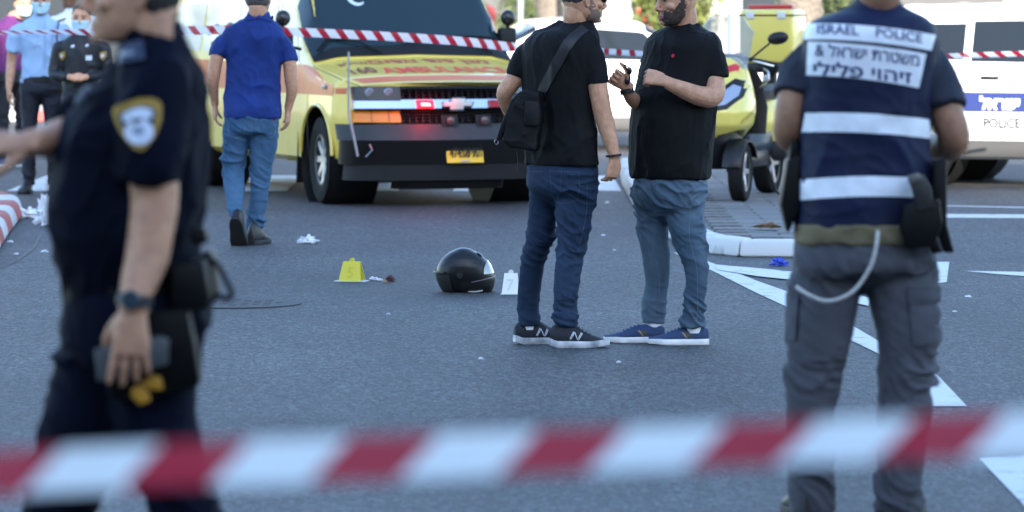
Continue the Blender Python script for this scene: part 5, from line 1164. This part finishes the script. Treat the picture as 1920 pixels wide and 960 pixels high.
# ------------------------------------------------------------------ three-wheeled rescue scooter on the island
SC = empty('rescue_scooter', (1.535, 32.46, IZ + .003), R(-20), 'yellow three-wheeled rescue scooter with windscreen and large yellow top box', 'scooter')
SY = mat('scooter_yellow', (.72, .58, .12), .3, coat=.6)
SB = mat('scooter_black', (.007, .007, .008), .4, spec=.35)
SILV = mat('alloy_bright', (.62, .62, .64), .3, .9)
for s in (-1, 1):
    wheel(SC, s * .21, 0, .222, .12, .155, 5, 1, SILV, R(6))
    pts = [Vector((s * .21, math.cos(R(a)) * .245, .222 + math.sin(R(a)) * .245)) for a in range(20, 175, 12)]
    MB().slab(lambda u, v: (s * .21 + (u - .5) * .15, math.cos(R(25 + 145 * v)) * (.25 - .02 * (2 * u - 1) ** 2), .222 + math.sin(R(25 + 145 * v)) * (.25 - .02 * (2 * u - 1) ** 2)), 4, 12, (0, 0, .008)).obj('front_mudguard', SB, SC)
    MB().tube([(s * .12, .03, .222), (s * .10, .08, .40), (s * .06, .12, .55)], .03, 10).obj('fork_leg', SB, SC)
wheel(SC, 0, 1.44, .235, .14, .165, 5, 1, SILV)
def hl(rows, e=2.4, n=28):                 # horizontal sections: (z, half width, y front, y back)
    return MB().loft([[Vector((math.copysign(abs(math.cos(q)) ** (2 / e), math.cos(q)) * w, (yf + yb) / 2 + math.copysign(abs(math.sin(q)) ** (2 / e), math.sin(q)) * (yb - yf) / 2, z)) for q in [2 * math.pi * k / n for k in range(n)]] for z, w, yf, yb in dense4(rows)])
def dense4(rows, k=4):
    o = []
    for a_, b_ in zip(rows[:-1], rows[1:]): o += [tuple(a_[i] * (1 - j / k) + b_[i] * j / k for i in range(4)) for j in range(k)]
    return o + [rows[-1]]
fm_ = hl([(.43, .12, -.06, .30), (.50, .20, -.17, .36), (.58, .27, -.24, .40), (.68, .29, -.25, .40), (.78, .28, -.20, .40), (.88, .25, -.11, .39), (.98, .21, -.0, .38), (1.06, .16, .07, .35), (1.09, .12, .10, .32)])
fme = fm_.mesh('fairing'); fme = cut(fme, [MB().lathe([(.30, -.2), (.30, .2)], 28, 'X', (s * .27, .0, .24)) for s in (-1, 1)])
_q = MB(); _q.add([v.co for v in fme.vertices], [tuple(p.vertices) for p in fme.polygons]); fme = remesh(_q, .012, 8)
fo = link('front_fairing', fme, SY, SC, angle=180); ft = bvh(fme)
hl([(.24, .10, -.02, .30), (.34, .15, -.10, .36), (.44, .17, -.14, .38), (.56, .17, -.14, .36)]).obj('lower_fairing', SB, SC)
hl([(.50, .30, .34, .42), (.7, .31, .36, .44), (.9, .27, .36, .43), (1.0, .22, .34, .41)]).obj('leg_shield', SB, SC)
def f_patch(name, pts, m, eps=.005, d=(0, 1, 0)):
    me = flat_patch(pts, .04); drape(me, ft, lambda x, y: ((x, -1.5, y), d), eps); return link(name, me, m, SC, smooth=True, angle=180)
for s in (-1, 1):
    f_patch('headlight', [(s * x, z) for x, z in ((.07, .72), (.15, .735), (.222, .80), (.222, .865), (.17, .885), (.09, .80))], mat('lamp_blue_clear', (.26, .31, .40), .06, spec=.9))
    f_patch('headlight_rim', [(s * x, z) for x, z in ((.035, .68), (.165, .70), (.25, .79), (.25, .905), (.17, .93), (.05, .81))], SB, .003)
    f_patch('red_flash', [(s * x, z) for x, z in ((.03, .93), (.13, .98), (.20, 1.0), (.14, 1.04), (.03, 1.0))], mat('film_scarlet', (.55, .03, .04), .35), .004)
def fs_text(body, y0, y1, z0, z1, m, sl):
    me = fit(text_mesh(body, 1, .0), y1 - y0, .045)
    for v in me.vertices: t = (v.co.x + (y1 - y0) / 2) / (y1 - y0); x = v.co.x; v.co.x = (y0 + y1) / 2 + x; v.co.y = z0 + (z1 - z0) * t + v.co.y
    subdiv_long(me, .03); drape(me, ft, lambda x, y: ((1.5, x, y), (-1, 0, 0)), .004); link('side_lettering', me, m, SC, smooth=False)
fs_text('WWW.MDAIS.ORG', -.10, .33, .60, .80, mat('film_gold', (.42, .26, .03), .5), .3)
me = flat_patch([(.22, .76), (.36, .84), (.36, .92), (.24, .82)], .04); drape(me, ft, lambda x, y: ((1.5, x, y), (-1, 0, 0)), .004); link('side_flash', me, mat('film_pink', (.5, .1, .16), .4), SC, smooth=False)
# windscreen
GL = mat('scooter_screen', (.22, .25, .26), .05, alpha=.42, spec=.8)
MB().slab(lambda u, v: (math.sin((2 * u - 1) * 1.1) * (.27 - .03 * (1 - v) - .10 * max(0, v - .7) / .3 * abs(2 * u - 1)), .07 + .20 * v + .16 * (1 - math.cos((2 * u - 1) * 1.1)), 1.0 + .42 * v - .08 * max(0, v - .6) * (2 * u - 1) ** 2 * 2), 20, 14, (0, .004, 0)).obj('screen', GL, SC, angle=60)
# handlebar, mirrors, levers
MB().tube([(-.34, .40, 1.03), (-.2, .34, 1.07), (0, .31, 1.08), (.2, .34, 1.07), (.34, .40, 1.03)], .016, 10, sub=4).obj('handlebar', SB, SC)
MB().box((0, .30, 1.06), (.3, .16, .10)).obj('dashboard', SB, SC, bevel=.03)
for s in (-1, 1):
    MB().tube([(s * .24, .37, 1.055), (s * .37, .415, 1.02)], .024, 12).obj('grip', RUBBER, SC)
    MB().tube([(s * .21, .33, 1.06), (s * .28, .33, 1.045), (s * .37, .36, 1.02)], .008, 8).obj('brake_lever', SILV, SC)
    MB().tube([(s * .20, .33, 1.08), (s * .28, .31, 1.14), (s * .36, .30, 1.20)], .008, 8).obj('mirror_stalk', SB, SC)
    MB().ell((s * .42, .30, 1.235), (.085, .03, .05), 18, 10, Matrix.Rotation(R(-s * 8), 3, 'Y')).obj('mirror', SB, SC)
    MB().box((s * .34, .25, .93), (.05, .07, .05)).obj('indicator', mat('lamp_grey', (.3, .31, .33), .15), SC, bevel=.015)
    MB().tube([(s * .28, .30, .86), (s * .34, .26, .90), (s * .35, .28, .97), (s * .30, .32, 1.0)], .009, 8, sub=3).obj('guard_rail', SILV, SC)
# floor, seat, tail, engine
MB().box((0, .62, .30), (.36, .55, .14)).obj('footboard', SB, SC, bevel=.04)
hl([(.42, .16, .85, 1.75), (.55, .21, .78, 1.82), (.68, .21, .80, 1.86), (.76, .18, .86, 1.86)]).obj('tail_fairing', SY, SC)
hl([(.75, .17, .70, 1.5), (.82, .18, .68, 1.5), (.87, .15, .74, 1.46)]).obj('seat', mat('seat_vinyl', (.014, .014, .016), .55), SC)
hl([(.28, .12, .72, 1.1), (.40, .16, .70, 1.2), (.50, .16, .74, 1.25)]).obj('under_fairing', mat('fairing_slate', (.02, .035, .05), .35), SC)
MB().lathe([(0, -.02), (.08, -.02), (.10, 0), (.10, .12), (.07, .16), (0, .16)], 24, 'X', (.12, 1.22, .36)).obj('engine_cover', mat('engine_grey', (.07, .07, .075), .4, .4), SC)
MB().lathe([(.035, .0), (.07, .0), (.07, .012), (.035, .012)], 24, 'X', (.285, 1.22, .36)).obj('engine_ring', SILV, SC)
MB().tube([(.2, 1.25, .30), (.22, 1.5, .36), (.22, 1.85, .46)], [.05, .062, .055], 16).obj('exhaust', SB, SC)
MB().tube([(-.1, 1.05, .25), (-.16, 1.12, .03), (-.2, 1.12, .0)], .012, 8).obj('stand', SB, SC); MB().tube([(.1, 1.05, .25), (.16, 1.12, .03), (.2, 1.12, .0)], .012, 8).obj('stand', SB, SC)
# top box
MB().box((0, 1.58, 1.235), (.44, .40, .43)).obj('top_box', SY, SC, bevel=.035, seg=3)
MB().box((0, 1.58, 1.405), (.452, .412, .012)).obj('box_lid_seam', SB, SC, bevel=.004)
MB().box((.0, 1.56, 1.472), (.36, .12, .035)).obj('light_bar', mat('lamp_red_bar', (.45, .03, .02), .2), SC, bevel=.01)
for s in (-1, 1): MB().box((s * .13, 1.376, 1.405), (.07, .012, .06)).obj('box_latch', mat('latch_pale', (.6, .6, .56), .4), SC, bevel=.008)
MB().box((0, 1.56, .99), (.32, .36, .08)).obj('box_carrier', SB, SC, bevel=.02)
MB().tube([(0, 1.5, .74), (0, 1.5, .97)], .06, 10).obj('carrier_post', SB, SC)
# ------------------------------------------------------------------ police car and other cars
WHT = mat('paint_white', (.74, .74, .75), .3, coat=.7)
_phi = R(22); _rz = R(90) - _phi
def place(lx, ly, wx, wy, rz):             # root position so that the local point (lx, ly) lies at world (wx, wy)
    return (wx - (lx * math.cos(rz) - ly * math.sin(rz)), wy - (lx * math.sin(rz) + ly * math.cos(rz)), 0)
pc, pl = car(place(-.8, 3.62, 3.55, 37.4, _rz), _rz, 'suv', WHT, 'white police car with a dark blue side stripe and lettering', 'police car')
BLU = mat('film_navy_blue', (.02, .032, .13), .4)
ptree = bvh(pc.children[0].data)
pl.patch(-1, .5, 4.45, lambda y: pl.t_at(y, .655), lambda y: pl.t_at(y, .825), .003, 40, 4).obj('side_stripe', BLU, pc, angle=60)
def car_text(body, yc, w, zc, h, m, off=.02):
    me = fit(text_mesh(body, 1, off), w, h)
    for v in me.vertices: v.co.x = yc - v.co.x; v.co.y = zc + v.co.y
    subdiv_long(me, .05); drape(me, ptree, lambda x, y: ((-3, x, y), (1, 0, 0)), .007); link('side_lettering', me, m, pc, smooth=False)
car_text('לארשי', 2.84, .36, .735, .12, mat('film_white', (.8, .8, .82), .4), .04); car_text('POLICE', 2.82, .33, .56, .09, mat('film_black', (.006, .007, .012), .5), .03)
car((-1.6, 66.5, .125), R(96), 'sedan', mat('paint_red', (.45, .03, .035), .3, coat=.7), 'red saloon car parked beyond the ambulance', 'car')
car((3.3, 47.3, 0), R(100), 'sedan', WHT, 'white saloon car stopped on the road beyond the paved island', 'car', 'parked saloon cars')
car((3.6, 58.0, .125), R(-84), 'sedan', mat('paint_silver', (.55, .56, .58), .3, .3, coat=.7), 'silver saloon car parked on the far pavement beside the palm', 'car', 'parked saloon cars')
car((-8.3, 60.2, .125), R(82), 'sedan', mat('paint_pearl', (.66, .64, .6), .3, coat=.7), 'pearl white saloon car parked behind the masked officers', 'car', 'parked saloon cars')
# ------------------------------------------------------------------ buildings, trees, poles
def building(name, label, x0, x1, y0, y1, h, wallc, floors, bays, front=-1, cat='building', base=0.0):
    root = empty(name, ((x0 + x1) / 2, (y0 + y1) / 2, base), 0, label, cat); w = x1 - x0; d = y1 - y0; yf = -d / 2 if front < 0 else d / 2; s = -1 if front < 0 else 1
    wm = mat('wall_' + name + str(int(x0)), wallc, .85, var=.12, vs_=1.5, bump=.2, bs=20)
    MB().box((0, 0, h / 2), (w, d, h)).obj('wall', wm, root); MB().box((0, 0, h + .15), (w + .5, d + .5, .3)).obj('roof', mat('roof_concrete', (.3, .3, .29), .9), root)
    fh = h / floors; bw = w / bays
    for f_ in range(floors):
        for b_ in range(bays):
            cx = -w / 2 + (b_ + .5) * bw; ww = bw * (.78 if f_ == 0 else .5); z0 = f_ * fh + (.12 if f_ == 0 else fh * .3); z1 = f_ * fh + fh * .82
            fr = MB().box((cx, yf + s * .03, (z0 + z1) / 2), (ww + .16, .1, z1 - z0 + .16)).obj('window', mat('frame_grey', (.35, .34, .33), .6), root)
            MB().box((cx, yf + s * .085, (z0 + z1) / 2), (ww, .03, z1 - z0)).obj('pane', mat('shop_glass_%d' % ((b_ + f_) % 3), [(.03, .035, .04), (.10, .10, .10), (.05, .04, .035)][(b_ + f_) % 3], .1), fr)
    return root
building('apartment_building', 'pale stone building with shopfronts beyond the far pavement', -30, -6.5, 78, 92, 13, (.55, .5, .43), 4, 7, base=.12)
building('shop_building', 'cream building with dark shop windows behind the trees', -4.5, 10, 84, 98, 10, (.5, .45, .36), 3, 5, base=.12)
building('corner_building', 'light grey building at the corner beyond the police car', 12.5, 34, 74, 90, 12, (.48, .47, .45), 4, 6, base=.12)
# unseen blocks added behind the camera, heights stepped to place their shadow edge
building('shade_block', 'tall unseen block added behind the camera to shade the junction', -70, 17.4, -43, -30, 24.6, (.42, .40, .36), 9, 20, front=1)
building('lower_shade_block', 'lower unseen block added beside the tall one to step the shadow edge', 17.4, 80, -43.4, -30, 21.9, (.40, .37, .33), 8, 14, front=1)
def leafy(rng, c, r, n, size, flat=.8):
    vs_ = []; fs = []
    for _ in range(n):
        while True:
            p = Vector((rng.uniform(-1, 1), rng.uniform(-1, 1), rng.uniform(-1, 1)))
            if .25 < p.length < 1: break
        p = Vector(c) + Vector((p.x * r[0], p.y * r[1], p.z * r[2])) * (1 + .25 * noise.noise(p * 2.2))
        a = Vector((rng.gauss(0, 1), rng.gauss(0, 1), rng.gauss(0, 1))).normalized(); b_ = a.cross(Vector((rng.gauss(0, 1), rng.gauss(0, 1), rng.gauss(0, 1)))).normalized(); s = size * rng.uniform(.6, 1.3)
        k = len(vs_); vs_ += [p - a * s, p + b_ * s * .45, p + a * s, p - b_ * s * .45]; fs.append((k, k + 1, k + 2, k + 3))
    return vs_, fs
LEAF = mat('leaf_yellow_green', (.14, .15, .03), .6, col2=(.06, .09, .02), vs_=3); LEAFD = mat('leaf_dark', (.04, .065, .02), .6, col2=(.08, .10, .03), vs_=3)
BARK = mat('bark', (.14, .115, .09), .9, var=.35, vs_=25, bump=.8, bs=60)
rng = random.Random(3)
def shrub(px, D, r, h, label, m, n=2200):
    x = (px - 960) * D / FP; root = empty('shrub', (x, D, .12), 0, label, 'shrub', 'shrubs on the far pavement')
    for k in range(4): MB().tube([(rng.uniform(-.1, .1), rng.uniform(-.1, .1), 0), (rng.uniform(-.3, .3) * r, rng.uniform(-.3, .3) * r, h * .5), (rng.uniform(-.7, .7) * r, rng.uniform(-.6, .6) * r, h * .85)], [.04, .03, .012], 6, sub=3).obj('stem', BARK, root)
    v, f = leafy(rng, (0, 0, h * .58), (r, r * .8, h * .45), n, .07); o = MB().add(v, f).obj('foliage', m, root, smooth=False); o['kind'] = 'stuff'
shrub(1205, 66, .75, 2.2, 'yellow-green shrub between two grey poles', LEAF)
shrub(1160, 70, .7, 1.9, 'small yellow-green shrub behind the olive-shirted pedestrian', LEAF)
shrub(1262, 72, .9, 2.4, 'tall yellow-green shrub behind the bearded man', LEAF)
shrub(1000, 72, .7, 1.3, 'low dark green shrub beside a slim grey pole', LEAFD)
shrub(1560, 60, .8, 1.9, "dark green shrub behind the vested officer's shoulder", LEAFD)
shrub(1010, 80, .8, 2.0, 'dark green shrub beside the palm trunk', LEAFD)
def palm(px, D, h, r, label):
    x = (px - 960) * D / FP; root = empty('palm_tree', (x, D, .12), 0, label, 'tree'); m = MB(); rings = []; n = int(h / .09)
    for k in range(n):
        z = h * k / n; rr = r * (1.25 - .25 * min(1, z / .6)) * (1.0 + (.07 if k % 2 else -.02)); rings.append([Vector((math.cos(q) * rr * (1 + .05 * math.sin(5 * q + k)), math.sin(q) * rr, z + .01 * math.sin(3 * q + k * 2))) for q in [2 * math.pi * i / 18 for i in range(18)]])
    m.loft(rings).obj('trunk', BARK, root, angle=60)
    for k in range(22):
        a = 2 * math.pi * k / 22 + rng.uniform(-.1, .1); el = rng.uniform(-.3, 1.0); L = rng.uniform(2.2, 2.9); fr = MB(); pts = []
        for j in range(9):
            t = j / 8; pts.append(Vector((math.cos(a) * L * t, math.sin(a) * L * t, h + math.sin(el) * L * t - 1.3 * t * t)))
        fr.tube(pts, [.03 * (1 - .8 * j / 8) for j in range(9)], 5)
        side = Vector((-math.sin(a), math.cos(a), 0))
        for j in range(1, 9):
            for s in (-1, 1):
                for e in (0, .5):
                    p = pts[j - 1].lerp(pts[j], e); q = p + side * s * .5 * (1 - .5 * j / 8) + (pts[j] - pts[j - 1]) * .8 - Vector((0, 0, .12)); w = (pts[j] - pts[j - 1]) * .12
                    fr.add([p - w, p + w, q], [(0, 1, 2)])
        fr.obj('frond', LEAFD, root, smooth=False)
palm(1030, 58, 6.5, .18, 'palm tree with a ringed grey trunk behind the man with the bag')
palm(1500, 50, 7.0, .26, 'thick-trunked palm tree behind the scooter top box')
def pole(px, D, r, label, h=5.5, c=(.4, .43, .46), group=None):
    x = (px - 960) * D / FP; root = empty('street_pole', (x, D, .12), 0, label, 'pole')
    MB().lathe([(r * 1.0, 0), (r, .3), (r * .9, h), (0, h)], 18).obj('shaft', mat('pole_%d' % px, c, .4, .4), root)
    MB().lathe([(r * 2.2, 0), (r * 2.2, .02), (r * 1.3, .03), (r * 1.2, .14), (0, .14)], 18).obj('base_plate', mat('pole_base', (.3, .3, .3), .5, .5), root)
    return root
pole(1143, 55, .055, 'thick pale grey street pole beside the white round sign')
pole(1177, 57, .045, 'thinner grey pole beside the thick pale one', c=(.36, .38, .40))
pole(1041, 60, .05, 'blue-painted pole beside the ringed palm trunk', c=(.1, .2, .28))
pole(976, 56, .04, 'slim grey pole on the far pavement near the low dark green shrub', c=(.3, .33, .36))
wp = pole(1375, 44, .06, "white pole behind the scooter's windscreen", c=(.75, .76, .78))
# round sign between the two poles, rubbish bin
x = (1158 - 960) * 63 / FP; sg_ = empty('round_sign', (x, 63, .12), 0, 'white round sign on a thin post between two grey poles', 'sign')
MB().tube([(0, 0, 0), (0, 0, 1.5)], .025, 8).obj('post', mat('frame_grey', (.35, .34, .33), .6), sg_); MB().lathe([(0, -.01), (.21, -.01), (.21, .01), (0, .01)], 28, 'Y', (0, -.04, 1.28)).obj('disc', WHT, sg_)
# ------------------------------------------------------------------ evidence: helmet, markers, litter
hp = G(871, 547); hel = empty('motorcycle_helmet', (hp.x, hp.y, 0), R(0), 'black full-face motorcycle helmet lying on the asphalt between two evidence markers', 'helmet')
HG = mat('helmet_black', (.006, .0065, .008), .36, spec=.35, var=.2, vs_=30, bump=.06, bs=60)
def hel_shape(z):                          # (x back, x front, half width): side view, front to the right
    T_ = [(0.0, -.115, .145, .085), (.03, -.135, .158, .105), (.07, -.152, .165, .118), (.11, -.160, .160, .124), (.15, -.150, .145, .122), (.19, -.125, .115, .108), (.22, -.09, .075, .085), (.242, -.045, .03, .05), (.25, -.01, -.005, .005)]
    for a_, b_ in zip(T_[:-1], T_[1:]):
        if a_[0] <= z <= b_[0]: t = (z - a_[0]) / (b_[0] - a_[0]); return [a_[i] * (1 - t) + b_[i] * t for i in (1, 2, 3)]
    return T_[-1][1:]
def hel_pt(z, q, off=0.0):
    xb, xf, w = hel_shape(min(max(z, 0), .25)); c_, s_ = math.cos(q), math.sin(q); e = 2.15
    return Vector(((xb + xf) / 2 + math.copysign(abs(c_) ** (2 / e), c_) * ((xf - xb) / 2 + off), math.copysign(abs(s_) ** (2 / e), s_) * (w + off), z))
sm_ = MB().loft([[hel_pt(.25 * (1 - (1 - k / 24) ** 1.6), 2 * math.pi * i / 40) for i in range(40)] for k in range(25)])
sm_.obj('shell', HG, hel, angle=60)
def hpatch(name, za, zb, q0, q1, m, off, nu=24, nv=8): return MB().slab(lambda u, v: hel_pt(za(u) + (zb(u) - za(u)) * v, R(q0 + (q1 - q0) * u), off), nu, nv, lambda u, v: (hel_pt(za(u) + (zb(u) - za(u)) * v, R(q0 + (q1 - q0) * u), off + .004) - hel_pt(za(u) + (zb(u) - za(u)) * v, R(q0 + (q1 - q0) * u), off))).obj(name, m, hel, angle=60)
VIS = mat('visor_smoked', (.20, .20, .19), .04, spec=1.0, coat=1.0, col2=(.42, .42, .42), vs_=9)
hpatch('visor', lambda u: .104 + .004 * math.sin(math.pi * u), lambda u: .112 + .066 * math.sin(math.pi * u) ** .45, -50, 50, VIS, .003)
hpatch('chin_bar', lambda u: .0, lambda u: .055 + .03 * math.sin(math.pi * u), -100, 100, mat('helmet_matt', (.006, .006, .007), .45), .004)
hpatch('neck_roll', lambda u: .0, lambda u: .10, 120, 240, mat('helmet_matt2', (.007, .007, .008), .6), .003)
hpatch('rear_spoiler', lambda u: .108, lambda u: .118, 130, 230, HG, .012)
hpatch('chin_trim', lambda u: .058 + .03 * math.sin(math.pi * u), lambda u: .063 + .03 * math.sin(math.pi * u), -80, 80, mat('trim_grey', (.16, .16, .16), .3), .008)
MB().lathe([(0, -.006), (.017, -.006), (.02, .002), (0, .004)], 18, 'Y', hel_pt(.10, R(-98), .004)).obj('visor_pivot', _mats['helmet_matt'], hel)
hpatch('top_vent', lambda u: .205, lambda u: .222, -25, 25, _mats['helmet_matt'], .006, 10, 4)
MB().tube([(.02, -.09, .008), (.06, -.10, .006), (.10, -.085, .012)], .008, 8, flat=.5, sub=4).obj('chin_strap', mat('strap_cream', (.45, .43, .38), .7), hel)
def marker(px, py, w, h, num, col, label, rz, tcol):
    g = G(px, py); o = empty('evidence_marker', (g.x, g.y, 0), rz, label, 'marker', 'evidence markers'); m = mat('marker_' + num, col, .5); dep = .09
    for s in (-1, 1):
        ins = w * .12
        MB().prism([(-w / 2, s * dep / 2, 0), (w / 2, s * dep / 2, 0), (w / 2 - ins, s * .004, h), (-w / 2 + ins, s * .004, h)], (0, s * .003, 0)).obj('panel', m, o)
    MB().lathe([(0, -.006), (.014, -.006), (.014, .006), (0, .006)], 16, 'Y', (0, 0, h + .006)).obj('grip_tab', m, o)
    me = fit(text_mesh(num, 1, .0), h=.062)
    for v in me.vertices: v.co = Vector((v.co.x, -dep / 2 - .0045 + (.45 * h + v.co.y) * (dep / 2 - .004) / h - .001, .45 * h + v.co.y))
    link('number', me, mat('ink_' + num, tcol, .6), o, smooth=False)
    MB().box((0, 0, .0015), (w + (.05 if num == '5' else .012), dep + .02, .003)).obj('base_card', mat('card_white', (.55, .57, .6), .6), o)
marker(660, 527, .135, .115, '5', (.62, .52, .03), 'yellow folded evidence marker with the number 5', R(-16), (.52, .44, .028))
marker(958, 551, .095, .115, '7', (.72, .72, .7), 'white folded evidence marker with the number 7 beside the helmet', R(-6), (.58, .58, .58))
def crumple(name, px, py, r, label, m, cat, seed, z=0.0, group=None, fl=.4):
    g = G(px, py, z); mb = MB(); o_ = Vector((seed * 3.3, seed, 0))
    mb.ell((0, 0, 0), (1, 1, 1), 22, 14)
    def f(v):
        n_ = v.normalized(); k = .55 + .55 * abs(noise.noise(n_ * 2.1 + o_)) * 2 + .25 * ridge(n_ * 4.3 + o_, 3) - .15
        return Vector((n_.x * r[0] * k, n_.y * r[1] * k, max(n_.z, -fl) * r[2] * k))
    mb.xform(f); zm = min(v[2] for v in mb.v); mb.xform(lambda v: v - Vector((0, 0, zm)))
    o = mb.obj(name, m, angle=25); o.location = (g.x, g.y, z); return tag(o, label, cat, group)
TIS = mat('tissue_white', (.74, .76, .8), .85); 
crumple('tissue', 577, 457, (.07, .04, .035), 'torn white tissue on the road beside the blue-shirted man', TIS, 'tissue', 1)
crumple('tissue', 56, 409, (.12, .06, .05), 'flattened white tissue at the foot of the striped kerb', TIS, 'tissue', 2)
crumple('tissue', 86, 424, (.075, .06, .15), 'upright crumpled white tissue near the striped kerb', TIS, 'tissue', 3)
crumple('broken_fragment', 732, 528, (.032, .025, .025), 'larger brown broken fragment beside the yellow marker', mat('fragment_brown', (.09, .045, .035), .6), 'fragment', 4)
crumple('broken_fragment', 722, 532, (.016, .013, .015), 'small tan broken fragment beside the yellow marker', mat('fragment_tan', (.28, .2, .14), .6), 'fragment', 5)
crumple('disposable_glove', 1461, 499, (.06, .035, .035), 'crumpled blue disposable glove on the road by the white kerb', mat('nitrile_blue', (.03, .07, .5), .45), 'glove', 6)
crumple('leaf_litter', 1440, 428, (.10, .05, .025), 'dry brown leaf litter on the paved island', mat('litter_brown', (.16, .09, .045), .8), 'litter', 7, IZ + .015)
for i, (x, y, rr) in enumerate(((1131, 442, .014), (1152, 470, .012), (1139, 381, .02), (1100, 384, .015), (30, 478, .018), (84, 474, .025), (700, 526, .03), (712, 527, .02), (1815, 558, .02), (1790, 585, .012), (902, 674, .014), (1160, 680, .012), (728, 590, .012), (20, 455, .022))):
    crumple('paper_scrap', x, y, (rr, rr * .7, rr * .5), 'tiny white scrap lying on the asphalt', TIS, 'scrap', 10 + i, group='white scraps scattered on the asphalt')
# ------------------------------------------------------------------ barrier tapes
def tape_mat(name, red, white, period, fill=.5, slant=1.0):
    m = bpy.data.materials.new(name); m.use_nodes = True; n = m.node_tree; b = n.nodes['Principled BSDF']
    uv = n.nodes.new('ShaderNodeUVMap'); sp = n.nodes.new('ShaderNodeSeparateXYZ'); n.links.new(uv.outputs[0], sp.inputs[0])
    a1 = n.nodes.new('ShaderNodeMath'); a1.operation = 'MULTIPLY_ADD'; n.links.new(sp.outputs[1], a1.inputs[0]); a1.inputs[1].default_value = slant; n.links.new(sp.outputs[0], a1.inputs[2])
    d = n.nodes.new('ShaderNodeMath'); d.operation = 'DIVIDE'; n.links.new(a1.outputs[0], d.inputs[0]); d.inputs[1].default_value = period
    fr = n.nodes.new('ShaderNodeMath'); fr.operation = 'FRACT'; n.links.new(d.outputs[0], fr.inputs[0])
    lt = n.nodes.new('ShaderNodeMath'); lt.operation = 'LESS_THAN'; n.links.new(fr.outputs[0], lt.inputs[0]); lt.inputs[1].default_value = fill
    mx = n.nodes.new('ShaderNodeMix'); mx.data_type = 'RGBA'; n.links.new(lt.outputs[0], mx.inputs[0]); mx.inputs[6].default_value = (*white, 1); mx.inputs[7].default_value = (*red, 1)
    n.links.new(mx.outputs[2], b.inputs['Base Color']); b.inputs['Roughness'].default_value = .35
    tl = n.nodes.new('ShaderNodeBsdfTranslucent'); n.links.new(mx.outputs[2], tl.inputs[0]); ms = n.nodes.new('ShaderNodeMixShader'); ms.inputs[0].default_value = .5; b.inputs['Alpha'].default_value = .82
    n.links.new(b.outputs[0], ms.inputs[1]); n.links.new(tl.outputs[0], ms.inputs[2]); n.links.new(ms.outputs[0], n.nodes['Material Output'].inputs[0])
    return m
def tape(name, pts, width, m, label, tw=lambda s: 0.0, sub=24, u0=0.0):
    """pts: world polyline of the tape's centre; tw(s) = twist angle about the run"""
    pts, _ = smooth_path([Vector(p) for p in pts], [0] * len(pts), sub)
    vs_ = []; us = []; s = u0; nv = 4
    for i, p in enumerate(pts):
        if i: s += (p - pts[i - 1]).length
        t = (pts[min(i + 1, len(pts) - 1)] - pts[max(i - 1, 0)]).normalized(); up = Vector((0, 0, 1)); up = (up - t * up.dot(t)).normalized(); sd = t.cross(up); a_ = tw(s)
        w = up * math.cos(a_) + sd * math.sin(a_); bow_ = sd * math.cos(a_) - up * math.sin(a_)
        for k in range(nv + 1):
            q = k / nv - .5; vs_.append(p + w * width * q + bow_ * .004 * math.cos(q * math.pi)); us.append((s, k / nv * width))
    fs = [(i * (nv + 1) + k, (i + 1) * (nv + 1) + k, (i + 1) * (nv + 1) + k + 1, i * (nv + 1) + k + 1) for i in range(len(pts) - 1) for k in range(nv)]
    me = bpy.data.meshes.new(name); me.from_pydata([tuple(v) for v in vs_], [], fs); uvl = me.uv_layers.new(name='UVMap')
    for lp in me.loops: uvl.data[lp.index].uv = us[lp.vertex_index]
    o = link(name, me, m, smooth=True, angle=180); return tag(o, label, 'barrier tape')
TR_ = tape_mat('tape_red_white', (.42, .035, .06), (.80, .83, .87), .1725, .48, -1.0)
DT = 3.9
tape('barrier_tape', [P(-320, 908, DT), P(0, 888, DT), P(300, 873, DT), P(600, 863, DT), P(960, 849, DT), P(1300, 837, DT), P(1600, 825, DT), P(1920, 814, DT), P(2250, 803, DT)], .041, TR_, 'red and white striped barrier tape stretched across in front of the two uniformed officers', lambda s: .16 * math.sin(s * 1.9) + .09 * math.sin(s * 7.3 + 1), u0=.0814)
TRB = tape_mat('tape_red_white_far', (.42, .012, .03), (.76, .77, .8), .142, .42, .8)
tape('barrier_tape', [P(-160, 64, 34.0), P(0, 61, 33.6), P(90, 60, 33.3), P(200, 60, 33.0), P(330, 58, 32.7), P(450, 56, 32.6), P(600, 62, 32.6), P(740, 69, 32.7), P(860, 77, 32.8), P(985, 90, 33.2), P(1100, 94, 33.6), P(1210, 101, 34.0), P(1330, 106, 34.0), P(1395, 104, 33.75)], .068, TRB, 'red and white striped barrier tape running in front of the ambulance windscreen', lambda s: (1.15 * sstep(2.4, 1.2, s) if s < 3 else 0) + (.9 * sstep(5.2, 5.9, s)))
tape('barrier_tape', [P(1540, 112, 35.4), P(1640, 110, 35.0), P(1760, 106, 34.6), P(1840, 103, 34.5), P(1930, 100, 34.4), P(2050, 96, 34.4)], .06, TRB, 'red and white striped barrier tape running in front of the police car', lambda s: .75)
